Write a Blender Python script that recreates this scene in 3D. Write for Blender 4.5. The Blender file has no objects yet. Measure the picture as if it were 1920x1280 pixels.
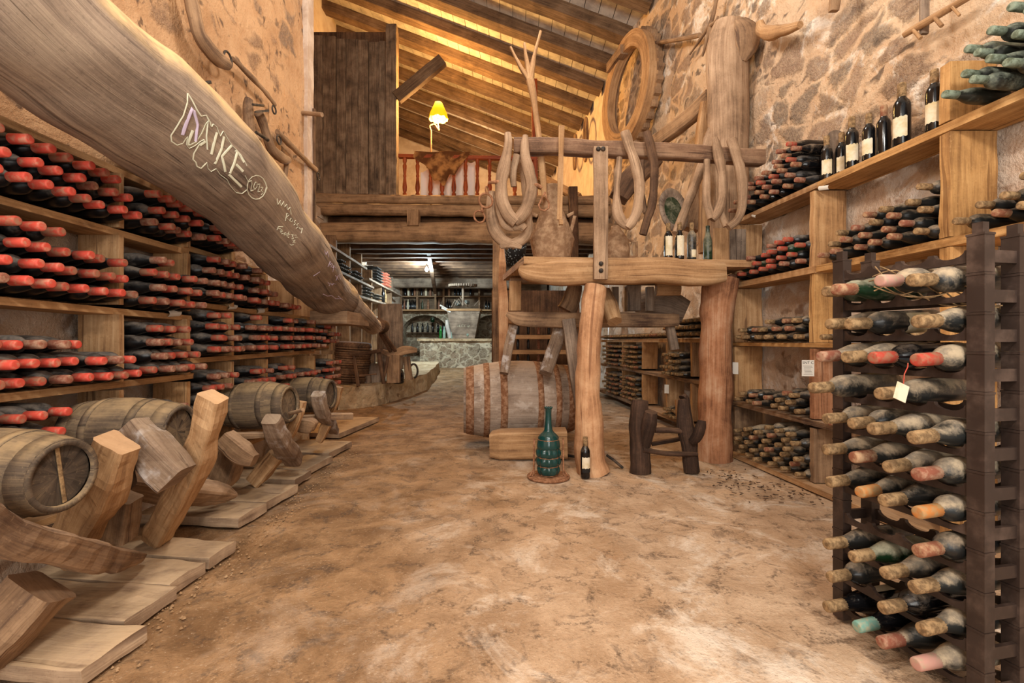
import bpy, math, random
from mathutils import Vector, Matrix, noise
from mathutils.bvhtree import BVHTree
random.seed(7)
C = bpy.context.scene.collection
F, CH = 870.0, 1.0          # focal length in pixels of the 1920 wide frame, camera height
PI = math.pi
def V(*a): return Vector(a)
def P(x, y, Y): return Vector(((x - 960) / F * Y, Y, CH + (640 - y) / F * Y))
def nz(p, s=1.0, o=0.0): return noise.noise((p[0]*s+o, p[1]*s+o*1.7, p[2]*s-o))
ORG = {}
# ---------------------------------------------------------------- mesh building
def circ(n): return [(math.cos(2*PI*i/n), math.sin(2*PI*i/n)) for i in range(n)]
def rect(b=.16, m=1):
    pts = []
    cs = [(1,1),(-1,1),(-1,-1),(1,-1)]
    for i,(a,c) in enumerate(cs):
        d, e = cs[(i+1)%4]
        s = [(a-b*(1 if i in (0,) else 0)*0, c)]
        if i == 0: p, q = (1-b,1), (-1+b,1)
        if i == 1: p, q = (-1,1-b), (-1,-1+b)
        if i == 2: p, q = (-1+b,-1), (1-b,-1)
        if i == 3: p, q = (1,-1+b), (1,1-b)
        for k in range(m+1): pts.append((p[0]+(q[0]-p[0])*k/m, p[1]+(q[1]-p[1])*k/m))
    return pts
def smooth_path(pts, n):
    """Catmull-Rom resample of a list of (Vector, w, d)."""
    out = []
    N = len(pts)
    for i in range(N-1):
        p0, p1, p2, p3 = pts[max(i-1,0)], pts[i], pts[i+1], pts[min(i+2,N-1)]
        for k in range(n):
            t = k/n
            r = []
            for a,b,c,d in zip(p0,p1,p2,p3):
                r.append(.5*((2*b)+(c-a)*t+(2*a-5*b+4*c-d)*t*t+(3*b-a-3*c+d)*t*t*t))
            out.append(tuple(r))
    out.append(pts[-1])
    return out
class MB:
    def __init__(s): s.v=[]; s.f=[]; s.uv=[]; s.m=[]; s.sm=[]
    def face(s, idx, uv, mat=0, sm=False):
        s.f.append(tuple(idx)); s.uv.append(uv); s.m.append(mat); s.sm.append(sm)
    def sweep(s, pts, prof, up=(0,0,1), mat=0, sm=True, jit=0.0, js=9.0, cap=True, closed=False, capmat=None, uo=None):
        """pts: list of (Vector, half width, half height)."""
        n, m = len(pts), len(prof)
        up = Vector(up); P_ = [p[0] for p in pts]
        rings = []; u = uo if uo is not None else random.random()*9
        side = None; us = []
        o = random.random()*50
        for i in range(n):
            if closed: t = P_[(i+1)%n]-P_[i-1]
            else: t = P_[min(i+1,n-1)]-P_[max(i-1,0)]
            t.normalize()
            if side is None:
                side = t.cross(up)
                if side.length < 1e-3: side = t.cross(Vector((0,1,0)))
            side = (side - t*side.dot(t)); side.normalize()
            top = side.cross(t)
            if i: u += (P_[i]-P_[i-1]).length
            us.append(u)
            ring = []
            for a,b in prof:
                d = side*(a*pts[i][1]) + top*(b*pts[i][2])
                w = P_[i]+d
                if jit: w = w + d.normalized()*(jit*(nz(w,js,o)+.5*nz(w,js*2.3,o)))
                ring.append(w)
            rings.append(ring)
        base = len(s.v)
        for r in rings: s.v.extend(r)
        per = [0.0]
        r0 = rings[n//2]
        for j in range(m): per.append(per[-1]+(r0[(j+1)%m]-r0[j]).length)
        for i in range(n if closed else n-1):
            i2 = (i+1)%n
            ub = us[i2] if i2 else us[-1]+(P_[0]-P_[-1]).length
            for j in range(m):
                j2=(j+1)%m
                s.face((base+i*m+j, base+i2*m+j, base+i2*m+j2, base+i*m+j2),
                       [(us[i],per[j]),(ub,per[j]),(ub,per[j+1]),(us[i],per[j+1])], mat, sm)
        if cap and not closed:
            for e,(r,rev) in enumerate(((rings[0],False),(rings[-1],True))):
                b=len(s.v); s.v.extend(r)
                idx=list(range(b,b+m))
                c = sum(r,Vector())/m
                uv=[((q-c).dot(side)*.6+u, (q-c).z*.6+ (q-c).x*.3) for q in r]
                # end grain: a fan
                s.v.append(c+(P_[0]-P_[1] if e==0 else P_[-1]-P_[-2]).normalized()*0.0)
                ci=len(s.v)-1
                for j in range(m):
                    j2=(j+1)%m
                    tri=(idx[j],idx[j2],ci) if not rev else (idx[j2],idx[j],ci)
                    uvt=[(uv[j][0],uv[j][1]),(uv[j2][0],uv[j2][1]),(u,0)]
                    if rev: uvt=[uvt[1],uvt[0],uvt[2]]
                    s.face(tri,uvt,capmat if capmat is not None else mat,False)
        return s
    def tube(s, path, r, n=8, mat=0, closed=False, up=(0,0,1)):
        pts=[(Vector(p), (r if not callable(r) else r(i/(max(1,len(path)-1)))),)*1 for i,p in enumerate(path)]
        pts=[(p[0],p[1],p[1]) for p in pts]
        return s.sweep(pts, circ(n), up=up, mat=mat, closed=closed)
    def lathe(s, prof, n=20, M=None, mat=0, mats=None, sm=True):
        """prof: list of (axial, radius) ; axis local +Z unless M says otherwise."""
        M = M or Matrix.Identity(4)
        base=len(s.v); L=0; us=[0]
        for k in range(1,len(prof)):
            L += math.hypot(prof[k][0]-prof[k-1][0], prof[k][1]-prof[k-1][1]); us.append(L)
        for (z,r) in prof:
            for j in range(n):
                a=2*PI*j/n
                s.v.append(M @ Vector((r*math.cos(a), r*math.sin(a), z)))
        for k in range(len(prof)-1):
            for j in range(n):
                j2=(j+1)%n
                rr=max(prof[k][1],prof[k+1][1])
                s.face((base+k*n+j, base+k*n+j2, base+(k+1)*n+j2, base+(k+1)*n+j),
                    [(us[k],j/n*6.28*rr),(us[k],(j+1)/n*6.28*rr),(us[k+1],(j+1)/n*6.28*rr),(us[k+1],j/n*6.28*rr)],
                    mats[k] if mats else mat, sm)
        return s
    def box(s, c, d, M=None, mat=0, uo=0.0):
        """box centre c, full size d, optional rotation."""
        c=Vector(c); hx,hy,hz=[q/2 for q in d]
        M3 = M.to_3x3() if M else Matrix.Identity(3)
        ax = max(range(3), key=lambda i:d[i])
        for sx,sy,sz in ((1,0,0),(-1,0,0),(0,1,0),(0,-1,0),(0,0,1),(0,0,-1)):
            n=Vector((sx,sy,sz)); a=Vector((abs(sy)+0.0,abs(sz)+0.0,abs(sx)+0.0)); b=n.cross(a)
            q=[]; uv=[]
            for p,r in ((1,1),(-1,1),(-1,-1),(1,-1)):
                l=n+a*p+b*r
                l=Vector((l.x*hx,l.y*hy,l.z*hz)); q.append(c+M3@l)
                oth=[l[i] for i in range(3) if i!=ax]
                uv.append((l[ax]+uo, oth[0]+oth[1]*1.3+uo*.37))
            bi=len(s.v); s.v.extend(q)
            s.face((bi,bi+1,bi+2,bi+3),uv,mat,False)
        return s
    def poly(s, pts2, M, t, mat=0, sm=False):
        """extruded polygon: pts2 in local XY, thickness t along local Z (centred)."""
        n=len(pts2)
        for z,rev in ((t/2,False),(-t/2,True)):
            b=len(s.v)
            for p in pts2: s.v.append(M@Vector((p[0],p[1],z)))
            idx=list(range(b,b+n)); uv=[(p[1],p[0]) for p in pts2]
            if rev: idx.reverse(); uv.reverse()
            s.face(idx,uv,mat,sm)
        for i in range(n):
            a,c=pts2[i],pts2[(i+1)%n]; b=len(s.v)
            s.v.extend([M@Vector((a[0],a[1],t/2)),M@Vector((a[0],a[1],-t/2)),M@Vector((c[0],c[1],-t/2)),M@Vector((c[0],c[1],t/2))])
            l=math.hypot(c[0]-a[0],c[1]-a[1])
            s.face((b,b+1,b+2,b+3),[(0,0),(0,t),(l,t),(l,0)],mat,False)
        return s
    def grid(s, fn, nu, nv, mat=0, sm=True):
        b=len(s.v)
        for i in range(nu+1):
            for j in range(nv+1): s.v.append(Vector(fn(i/nu,j/nv)))
        for i in range(nu):
            for j in range(nv):
                a=b+i*(nv+1)+j
                s.face((a,a+nv+1,a+nv+2,a+1),[(i/nu,j/nv),((i+1)/nu,j/nv),((i+1)/nu,(j+1)/nv),(i/nu,(j+1)/nv)],mat,sm)
        return s
    def mesh(s, name, mats, org=Vector()):
        me=bpy.data.meshes.new(name)
        me.from_pydata([tuple(v-org) for v in s.v],[],s.f)
        for m in (mats if isinstance(mats,(list,tuple)) else [mats]): me.materials.append(m)
        me.polygons.foreach_set('material_index',s.m)
        me.polygons.foreach_set('use_smooth',s.sm)
        uvl=me.uv_layers.new(name='UVMap')
        flat=[]
        for q in s.uv:
            for a in q: flat.extend((a[0],a[1]))
        uvl.data.foreach_set('uv',flat)
        me.update()
        return me
    def build(s, name, mats, parent=None, org=None):
        if parent is not None: org = ORG[parent.name]
        elif org is None:
            xs=[v.x for v in s.v]; ys=[v.y for v in s.v]; zs=[v.z for v in s.v]
            org=Vector(((min(xs)+max(xs))/2,(min(ys)+max(ys))/2,min(zs)))
        o=bpy.data.objects.new(name, s.mesh(name,mats,org)); C.objects.link(o)
        if parent is not None: o.parent=parent
        else: o.location=org
        ORG[o.name]=Vector(org)
        return o
def T(o,label,cat,group=None,kind=None):
    o['label']=label; o['category']=cat
    if group: o['group']=group
    if kind: o['kind']=kind
    return o
def S(o,label=None):
    o['kind']='structure'
    if label: o['label']=label
    return o
def thing(name,label,cat,loc,group=None,kind=None):
    o=bpy.data.objects.new(name,None); C.objects.link(o); o.location=loc; o.empty_display_size=.1
    ORG[o.name]=Vector(loc)
    return T(o,label,cat,group,kind)
# pieces of timber given by (pixel x, pixel y, depth, width in px): world size follows from the depth
def logpts(px, asp=1.0, sub=6):
    q=[]
    for p in px:
        r=p[3]/2*p[2]/F; w=P(*p[:3]); a=p[4] if len(p)>4 else asp
        q.append((w.x,w.y,w.z,r,r*a))
    q=smooth_path(q,sub) if sub>1 else q
    return [(Vector(t[:3]),t[3],t[4]) for t in q]
def timber(px, asp=1.0, prof=None, jit=.006, sub=6, up=(0,-1,0), mb=None, mat=0, js=7.0, capmat=None):
    mb=mb or MB()
    return mb.sweep(logpts(px,asp,sub), prof or rect(.18,3), up=up, jit=jit, js=js, mat=mat, sm=(prof is not None), capmat=capmat)
def plank(a, b, w, t, up=(0,0,1), jit=.003, n=10, bev=.08, mb=None, mat=0, js=5.0, m=2):
    """board from a to b: w = width (across), t = thickness along 'up'."""
    mb=mb or MB(); a=Vector(a); b=Vector(b)
    return mb.sweep([(a.lerp(b,i/n),w/2,t/2) for i in range(n+1)], rect(bev if t>w*.5 else min(.3,bev),m), up=up, jit=jit, js=js, mat=mat, sm=False)
# ---------------------------------------------------------------- materials
def col(c):
    if isinstance(c,str):
        h=c.lstrip('#'); c=[int(h[i:i+2],16)/255 for i in (0,2,4)]
        c=[x/12.92 if x<=.04045 else ((x+.055)/1.055)**2.4 for x in c]
    return (c[0],c[1],c[2],1)
class NT:
    def __init__(s,name):
        s.m=bpy.data.materials.new(name); s.m.use_nodes=True; s.t=s.m.node_tree
        s.b=s.t.nodes['Principled BSDF']; s.tc=None
    def n(s,ty,**k):
        q=s.t.nodes.new(ty)
        for a,b in k.items(): setattr(q,a,b)
        return q
    def L(s,a,b): s.t.links.new(a,b)
    def put(s,sock,val):
        if isinstance(val,bpy.types.NodeSocket): s.L(val,sock)
        elif val is not None: sock.default_value=val
    def coord(s,which='Object'):
        if s.tc is None: s.tc=s.n('ShaderNodeTexCoord')
        return s.tc.outputs[which]
    def rnd(s): return s.n('ShaderNodeObjectInfo').outputs['Random']
    def vec(s,v,scale=(1,1,1),add=None):
        q=s.n('ShaderNodeVectorMath',operation='MULTIPLY'); s.L(v,q.inputs[0]); q.inputs[1].default_value=scale
        r=q.outputs[0]
        if add is not None:
            c=s.n('ShaderNodeVectorMath',operation='ADD'); s.L(r,c.inputs[0])
            k=s.n('ShaderNodeMath',operation='MULTIPLY'); s.L(add,k.inputs[0]); k.inputs[1].default_value=37.0
            s.L(k.outputs[0],c.inputs[1]); r=c.outputs[0]
        return r
    def noise(s,v,scale=1.0,detail=4.0,rough=.6,dist=0.0,out='Fac'):
        q=s.n('ShaderNodeTexNoise'); s.L(v,q.inputs['Vector']); q.inputs['Scale'].default_value=scale
        q.inputs['Detail'].default_value=detail; q.inputs['Roughness'].default_value=rough; q.inputs['Distortion'].default_value=dist
        return q.outputs[out]
    def voro(s,v,scale=1.0,feature='F1',out='Distance',rand=1.0):
        q=s.n('ShaderNodeTexVoronoi',feature=feature); s.L(v,q.inputs['Vector']); q.inputs['Scale'].default_value=scale
        q.inputs['Randomness'].default_value=rand
        return q.outputs[out]
    def math(s,op,a,b=None,c=None,clamp=False):
        q=s.n('ShaderNodeMath',operation=op,use_clamp=clamp)
        s.put(q.inputs[0],a); s.put(q.inputs[1],b)
        if c is not None: s.put(q.inputs[2],c)
        return q.outputs[0]
    def step(s,x,a,b):
        q=s.n('ShaderNodeMapRange',interpolation_type='SMOOTHSTEP'); s.L(x,q.inputs[0])
        q.inputs[1].default_value=a; q.inputs[2].default_value=b
        return q.outputs[0]
    def mix(s,f,a,b,mode='MIX'):
        q=s.n('ShaderNodeMix',data_type='RGBA',blend_type=mode)
        s.put(q.inputs[0],f); s.put(q.inputs[6],a if isinstance(a,bpy.types.NodeSocket) else col(a)); s.put(q.inputs[7],b if isinstance(b,bpy.types.NodeSocket) else col(b))
        return q.outputs[2]
    def ramp(s,f,stops):
        q=s.n('ShaderNodeValToRGB'); e=q.color_ramp.elements
        while len(e)<len(stops): e.new(.5)
        for i,(p,c) in enumerate(stops): e[i].position=p; e[i].color=col(c)
        s.L(f,q.inputs[0]); return q.outputs[0]
    def up(s,a=.25,b=.9):
        g=s.n('ShaderNodeNewGeometry'); x=s.n('ShaderNodeSeparateXYZ'); s.L(g.outputs['Normal'],x.inputs[0])
        return s.step(x.outputs[2],a,b)
    def bump(s,h,strength=.5,dist=.01):
        q=s.n('ShaderNodeBump'); s.L(h,q.inputs['Height']); q.inputs['Strength'].default_value=strength; q.inputs['Distance'].default_value=dist
        s.L(q.outputs[0],s.b.inputs['Normal'])
    def out(s,c=None,rough=.8,spec=.3,metal=0.0):
        if c is not None: s.put(s.b.inputs['Base Color'],c if isinstance(c,bpy.types.NodeSocket) else col(c))
        s.put(s.b.inputs['Roughness'],rough); s.b.inputs['Specular IOR Level'].default_value=spec; s.b.inputs['Metallic'].default_value=metal
        return s.m
def wood(name,dark,mid,light,dust=None,dustk=0.6,patch=.5,rough=.85,bs=.5,gs=1.0,white=None,upr=(.35,.95)):
    t=NT(name); r=t.rnd(); uv=t.vec(t.coord('UV'),(1,1,1),r)
    g=t.noise(t.vec(uv,(1.6*gs,34*gs,1)),1,5,.65,.6)
    f=t.noise(t.vec(uv,(5*gs,150*gs,1)),1,3,.7)
    ob=t.vec(t.coord('Object'),(1,1,1),r)
    p=t.noise(ob,3.2,4,.6,.4)
    k=t.math('ADD',t.math('MULTIPLY',g,.62),t.math('MULTIPLY',f,.28))
    k=t.math('ADD',k,t.math('MULTIPLY',t.math('SUBTRACT',p,.5),patch))
    c=t.ramp(k,[(.22,dark),(.45,mid),(.68,light)])
    fl=t.noise(ob,75,3,.75)
    c=t.mix(t.math('MULTIPLY',t.step(fl,.55,.75),.38),c,light)
    c=t.mix(t.math('MULTIPLY',t.step(fl,.45,.28),.35),c,dark)
    crack=t.step(t.noise(t.vec(uv,(1.0*gs,20*gs,1)),1,2,.5,1.2),.30,.36)
    c=t.mix(t.math('MULTIPLY',t.math('SUBTRACT',1.0,crack),.7),c,dark)
    if white: c=t.mix(t.math('MULTIPLY',t.step(t.noise(ob,6,4,.7),.52,.66),.75),c,white)
    if dust:
        d=t.math('MULTIPLY',t.up(*upr),t.math('MULTIPLY',t.step(t.noise(ob,7,4,.7),.25,.65),dustk))
        c=t.mix(d,c,dust)
    hh=t.math('ADD',t.math('ADD',t.math('MULTIPLY',g,.7),t.math('MULTIPLY',f,.35)),t.math('MULTIPLY',crack,.5))
    t.bump(hh,bs,.006)
    return t.out(c,rough,.25)
def plain(name,c,rough=.6,spec=.4,metal=0.0,var=None,vs=14,vlo=.4,vhi=.65,bs=0.0):
    t=NT(name)
    if var:
        n=t.noise(t.vec(t.coord(),(1,1,1),t.rnd()),vs,5,.65)
        c=t.mix(t.step(n,vlo,vhi),c,var)
        if bs: t.bump(n,bs,.004)
    return t.out(c,rough,spec,metal)
def stone(name,mortar,mortar2,stones,scale,cover,edge=.10,squash=1.5,bs=.8,white=None,rough=.95,dark=None):
    t=NT(name); o=t.coord()
    w=t.n('ShaderNodeVectorMath',operation='ADD')
    nv=t.n('ShaderNodeVectorMath',operation='SCALE'); t.L(t.noise(o,2.6,3,.6,out='Color'),nv.inputs[0]); nv.inputs[3].default_value=.42
    t.L(t.vec(o,(1,1,squash)),w.inputs[0]); t.L(nv.outputs[0],w.inputs[1]); v=w.outputs[0]
    d=t.voro(v,scale,'DISTANCE_TO_EDGE')
    cc=t.voro(v,scale,'F1','Color')
    x=t.n('ShaderNodeSeparateColor'); t.L(cc,x.inputs[0])
    fine=t.noise(o,26,5,.7); med=t.noise(o,6,5,.65); big=t.noise(o,1.3,3,.6)
    sel=t.step(x.outputs[0],1-cover-.04,1-cover+.04)
    gr=t.noise(o,60,3,.8)
    dd=t.math('ADD',d,t.math('ADD',t.math('MULTIPLY',t.math('SUBTRACT',med,.5),.34),t.math('MULTIPLY',t.math('SUBTRACT',fine,.5),.26)))
    m=t.math('MULTIPLY',t.step(dd,edge*.35,edge*2.1),sel)
    m=t.math('MULTIPLY',m,t.math('ADD',t.math('MULTIPLY',t.step(gr,.3,.6),.5),.5))
    sc=t.ramp(t.math('ADD',t.math('MULTIPLY',x.outputs[1],.75),t.math('MULTIPLY',fine,.25)),[(i/(len(stones)-1)*.9+.05,c) for i,c in enumerate(stones)])
    sc=t.mix(t.math('MULTIPLY',t.step(fine,.35,.7),.5),sc,mortar2)
    mc=t.mix(t.step(t.math('ADD',t.math('MULTIPLY',med,.6),t.math('MULTIPLY',big,.5)),.42,.68),mortar,mortar2)
    if white: mc=t.mix(t.math('MULTIPLY',t.step(t.noise(o,3.1,5,.7,.5),.52,.64),.85),mc,white)
    if dark: mc=t.mix(t.math('MULTIPLY',t.step(t.noise(t.vec(o,(1,1,.6)),11,4,.6,.3),.6,.68),.8),mc,dark)
    d2=t.voro(v,scale*2.4,'DISTANCE_TO_EDGE'); x2=t.n('ShaderNodeSeparateColor'); t.L(t.voro(v,scale*2.4,'F1','Color'),x2.inputs[0])
    m2=t.math('MULTIPLY',t.step(t.math('ADD',d2,t.math('MULTIPLY',t.math('SUBTRACT',fine,.5),.3)),.10,.34),t.step(x2.outputs[0],.80,.86))
    mc=t.mix(t.math('MULTIPLY',m2,.8),mc,stones[0])
    c=t.mix(t.math('MULTIPLY',m,.85),mc,sc)
    c=t.mix(t.math('MULTIPLY',t.step(gr,.62,.78),.30),c,'#5f4a3c')
    c=t.mix(t.math('MULTIPLY',t.step(fine,.3,.5),.0),c,mortar)
    h=t.math('ADD',t.math('MULTIPLY',m,.30),t.math('ADD',t.math('MULTIPLY',med,.7),t.math('MULTIPLY',fine,.4)))
    t.bump(h,bs,.04)
    return t.out(c,rough,.15)
def bottleglass(name,glass,dust,dust2,lo,hi,upk=.5,rough=.22,topd=.35):
    t=NT(name); r=t.rnd(); o=t.vec(t.coord(),(1,1,1),r)
    n=t.noise(o,11,6,.72,.5); f=t.noise(o,70,3,.7)
    k=t.math('ADD',n,t.math('MULTIPLY',t.math('SUBTRACT',f,.5),.3))
    k=t.math('ADD',k,t.math('MULTIPLY',t.math('SUBTRACT',r,.5),.16))
    k=t.math('ADD',k,t.math('MULTIPLY',t.up(-.4,.9),upk))
    m=t.step(k,lo,hi)
    dc=t.mix(t.step(t.noise(o,22,4,.7),.35,.65),dust,dust2)
    c=t.mix(m,glass,dc)
    rr=t.math('ADD',t.math('MULTIPLY',m,.7),rough)
    t.bump(t.math('MULTIPLY',m,f),.25,.003)
    return t.out(c,rr,.5)
M={}
M['oak']=wood('pale_oak','#654630','#a67f58','#cba67d','#bd9a78',.5,bs=.5)
M['shelfwood']=wood('shelf_wood','#6a4a30','#b08559','#cda577','#b99470',.4,patch=.7)
M['yellowwood']=wood('yellow_wood','#75502e','#b88a55','#d9ad74','#bd966e',.3,patch=.6)
M['oldwood']=wood('old_wood','#49352a','#86694f','#ad8c6b','#b3957a',.65,patch=.8)
M['greywood']=wood('grey_wood','#453830','#7b695a','#a6917d','#b09879',.7,patch=.8)
M['darkwood']=wood('dark_wood','#2a1c14','#573f2e','#7d5e45','#917358',.3,patch=.8)
M['rafter']=wood('rafter_wood','#38281c','#6a523c','#8a7057',None,patch=.6)
M['loftplank']=wood('loft_plank_wood','#3d3026','#715c49','#967f68',None,patch=.9)
M['loftbeam']=wood('loft_beam_wood','#4a3626','#8c6e52','#b08f6c','#a98a6a',.4,patch=.7)
M['jamwood']=wood('red_varnished_wood','#3d1608','#8a3c17','#b35a26',None,patch=.4,rough=.5)
M['postwood']=wood('post_wood','#7d5439','#b98a64','#d6ad86',None,patch=1.0,bs=.6)
M['redpost']=wood('red_post_wood','#66402b','#a87452','#c49c7c',None,patch=1.0,bs=.6)
M['whitewood']=wood('limewashed_wood','#4b3a30','#7d6653','#a08a74','#b09a80',.4,white='#b9b0aa')
M['slab']=wood('slab_wood','#6f5644','#a48a70','#c7ab8c','#c2a582',.8,patch=.9,bs=.7,gs=.6)
M['stave']=wood('barrel_stave_wood','#2e2620','#57493c','#8a7458','#a98d66',.75,patch=.7)
M['bigstave']=wood('big_barrel_wood','#5c4a3f','#94806f','#b7a391','#b39a84',.5,patch=.7,white='#c0b0a2')
M['beam']=wood('press_beam_wood','#4b3d33','#857160','#ae9880','#d6b27e',1.0,patch=.6,bs=1.0,gs=1.25,upr=(.12,.62))
M['hame']=wood('hame_wood','#5a4433','#977a60','#bb9d80','#b09070',.4,patch=.7)
M['trestle']=wood('black_trestle_wood','#1c130f','#3d2c22','#654b3a','#7d6048',.4,patch=.8)
M['rust']=plain('rusty_iron','#7a5238',.9,.2,0,'#a8795a',40,bs=.3)
M['rusthoop']=plain('rusty_hoop','#7b5238',.9,.15,0,'#a57f62',30,bs=.3)
M['iron']=plain('dark_iron','#2b2622',.7,.4,.3,'#57483b',25)
M['jar']=plain('rough_clay','#8a6a50',.95,.1,0,'#a98a6c',24,bs=.8)
M['black']=plain('black_gap','#0b0908',.9,.1)
M['white']=plain('white_board','#c9c1b6',.9,.1,0,'#aaa199',5)
M['plaster']=plain('white_plaster','#d8c6b2',.95,.1,0,'#c7b09a',3)
M['plasterstrip']=plain('grey_plaster','#b59c88',.95,.1,0,'#cbb7a5',6,bs=.3)
M['paper']=plain('paper','#d9d3c8',.9,.1)
M['ink']=plain('ink','#2a2826',.9,.1)
M['chalk']=plain('chalk','#cfcbb2',1,.0)
M['chalkv']=plain('lilac_chalk','#c3b2c4',1,.0)
M['plastic']=plain('brown_plastic','#30231d',.5,.4,0,'#54433a',9,.45,.75)
M['glassred']=bottleglass('black_wine_glass','#0b0a0b','#4f4a46','#766b60',.54,1.0,.34,.34)
M['glassdusty']=bottleglass('dusty_wine_glass','#1b1b1a','#5f5547','#96826a',.60,.98,.34,.28)
M['glassrack']=bottleglass('thick_dust_glass','#202120','#75695a','#a8957a',.50,.84,.34,.32)
M['glassgreen']=bottleglass('dusty_green_glass','#0f2a16','#7a745f','#97937c',.5,.95,.35,.3)
M['glassteal']=bottleglass('teal_mould_glass','#20221d','#5a6157','#8b917f',.46,.82,.3,.4)
M['glassup']=bottleglass('black_upright_glass','#0c0c0e','#5b5148','#8a7660',.60,1.0,.2,.16)
M['capred']=plain('red_capsule','#ad4334',.75,.2,0,'#996a52',40,.38,.62)
M['capbright']=plain('bright_red_capsule','#c94c3c',.6,.3,0,'#bd8068',40,.45,.7)
M['capfade']=plain('faded_capsule','#87513f',.85,.15,0,'#a5826a',40,.4,.65)
M['cork']=plain('dusty_cork','#a38560',.95,.1,0,'#6f583f',50,.38,.62,bs=.5)
M['capbrown']=plain('dusty_brown_seal','#86543f',.9,.15,0,'#ab8a6a',40,.4,.65,bs=.3)
M['caporange']=plain('orange_seal','#b8773f',.8,.2,0,'#a3855c',40,.4,.65)
M['cappink']=plain('pink_seal','#b98a7c',.85,.2,0,'#a8957c',40,.45,.7)
M['capteal']=plain('mouldy_seal','#86917f',.9,.1,0,'#565c4a',40,.4,.65)
M['capturq']=plain('turquoise_seal','#6f9a8c',.8,.2,0,'#a09a80',40,.42,.65)
M['label']=plain('old_bottle_label','#cdb98f',.9,.1,0,'#e0d4bb',12,.35,.6)
M['cloth']=plain('white_cloth','#ddd6cc',.95,.1)
M['wallright']=stone('stone_wall_peach','#c6a585','#d6ba9b',['#51453e','#7d6353','#957866','#675e57','#a3846c'],3.4,.68,.10,1.5,1.0,'#e6dacb')
M['wallleft']=stone('plaster_wall_orange','#b08762','#c39b74',['#4f4039','#7c5f4d','#6b615b','#96725a'],4.2,.36,.14,1.3,.8,None,dark='#5c4638')
M['walllow']=stone('limewashed_wall','#c7a88d','#d9c7b5',['#8d6a50','#b39072','#6d5444'],3.4,.45,.12,1.4,.9,'#ded6ce')
M['counter']=stone('counter_stone','#b5a68c','#cfc2aa',['#3f2f22','#6e5038','#84654a','#54402f'],3.6,.92,.06,1.2,.9)
M['kerb']=stone('kerb_stone','#a98d6c','#c9b292',['#7d6046','#a98a66','#bfa985'],4.5,.6,.12,1.2,.9)
def floormat():
    t=NT('earth_floor'); o=t.coord()
    big=t.noise(o,.8,4,.6,.4); med=t.noise(o,3.4,6,.7,.4); fine=t.noise(o,34,5,.78); fl=t.noise(o,85,3,.7)
    x=t.n('ShaderNodeSeparateXYZ'); t.L(o,x.inputs[0])
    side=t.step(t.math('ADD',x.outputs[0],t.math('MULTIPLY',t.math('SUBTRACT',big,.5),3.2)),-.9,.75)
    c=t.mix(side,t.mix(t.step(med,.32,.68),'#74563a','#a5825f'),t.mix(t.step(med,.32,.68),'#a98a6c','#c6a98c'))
    w=t.noise(o,8.5,4,.65,.8)
    blot=t.math('MULTIPLY',t.step(w,.54,.64),t.step(fine,.34,.56))
    c=t.mix(t.math('MULTIPLY',blot,.55),c,'#5c4a3d')
    ring=t.voro(t.vec(o,(1,1,1)),6.0,'DISTANCE_TO_EDGE')
    rg=t.math('MULTIPLY',t.math('MULTIPLY',t.step(t.math('ADD',ring,t.math('MULTIPLY',t.math('SUBTRACT',med,.5),.3)),.10,.03),t.step(fl,.45,.6)),t.step(w,.42,.58))
    c=t.mix(t.math('MULTIPLY',rg,.6),c,'#4d3e33')
    c=t.mix(t.math('MULTIPLY',t.step(t.noise(o,2.1,6,.72,.6),.50,.66),t.math('ADD',t.math('MULTIPLY',side,.75),.15)),c,'#dccbb8')
    c=t.mix(t.math('MULTIPLY',t.step(fl,.56,.72),.45),c,'#6d543c')
    c=t.mix(t.math('MULTIPLY',t.step(fl,.40,.28),.4),c,'#d9c2a6')
    h=t.math('ADD',t.math('MULTIPLY',w,.5),t.math('ADD',t.math('MULTIPLY',med,.8),t.math('ADD',t.math('MULTIPLY',fine,.25),t.math('MULTIPLY',fl,.08))))
    t.bump(h,.75,.035)
    return t.out(c,.92,.15)
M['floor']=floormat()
def emit(name,c,k):
    t=NT(name); t.b.inputs['Emission Color'].default_value=col(c); t.b.inputs['Emission Strength'].default_value=k
    return t.out(c,.6)
M['bulb']=emit('lit_bulb','#dff2ff',60)
M['warmbulb']=emit('lit_warm_bulb','#ffd98a',60)
ONES=['','first','second','third','fourth','fifth','sixth','seventh','eighth','ninth','tenth','eleventh','twelfth','thirteenth']
ROWS=['bottom','second','third','fourth','fifth','sixth','seventh','eighth','ninth']
# ================================================================ SETTING
cam=bpy.data.cameras.new('camera'); co=bpy.data.objects.new('camera',cam); C.objects.link(co)
cam.sensor_width=36; cam.sensor_fit='HORIZONTAL'; cam.lens=F/1920*36; cam.clip_end=100
co.location=(0,0,CH); co.rotation_euler=(PI/2,0,0); bpy.context.scene.camera=co
def ss(x,a,b):
    t=min(1,max(0,(x-a)/(b-a))); return t*t*(3-2*t)
def fz(x,y): return .30*ss(y,6.0,13.5)
def fn_floor(u,v):
    y=.25+15.2*u**1.7; hw=1.0+.28*y; 
    x=-3.6+6.6*v
    d=0.5*nz((x,y,0),2.3,3)+.35*nz((x,y,0),6,9)+.2*nz((x,y,0),14,1)
    return (x,y,fz(x,y)+min(.004,d*.016-.008))
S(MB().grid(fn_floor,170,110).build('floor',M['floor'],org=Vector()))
WLX,WLE=-2.05,4.70
def wl(u,v):
    y=-1.5+(WLE+1.5)*u; z=9.0*v
    return (WLX+.03*nz((1,y,z),2.2)+.018*nz((4,y,z),6),y,z)
m=MB().grid(wl,60,110)
for i,q in enumerate(m.f):
    if sum(m.v[k].z for k in q)/4<1.78: m.m[i]=1
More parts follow.
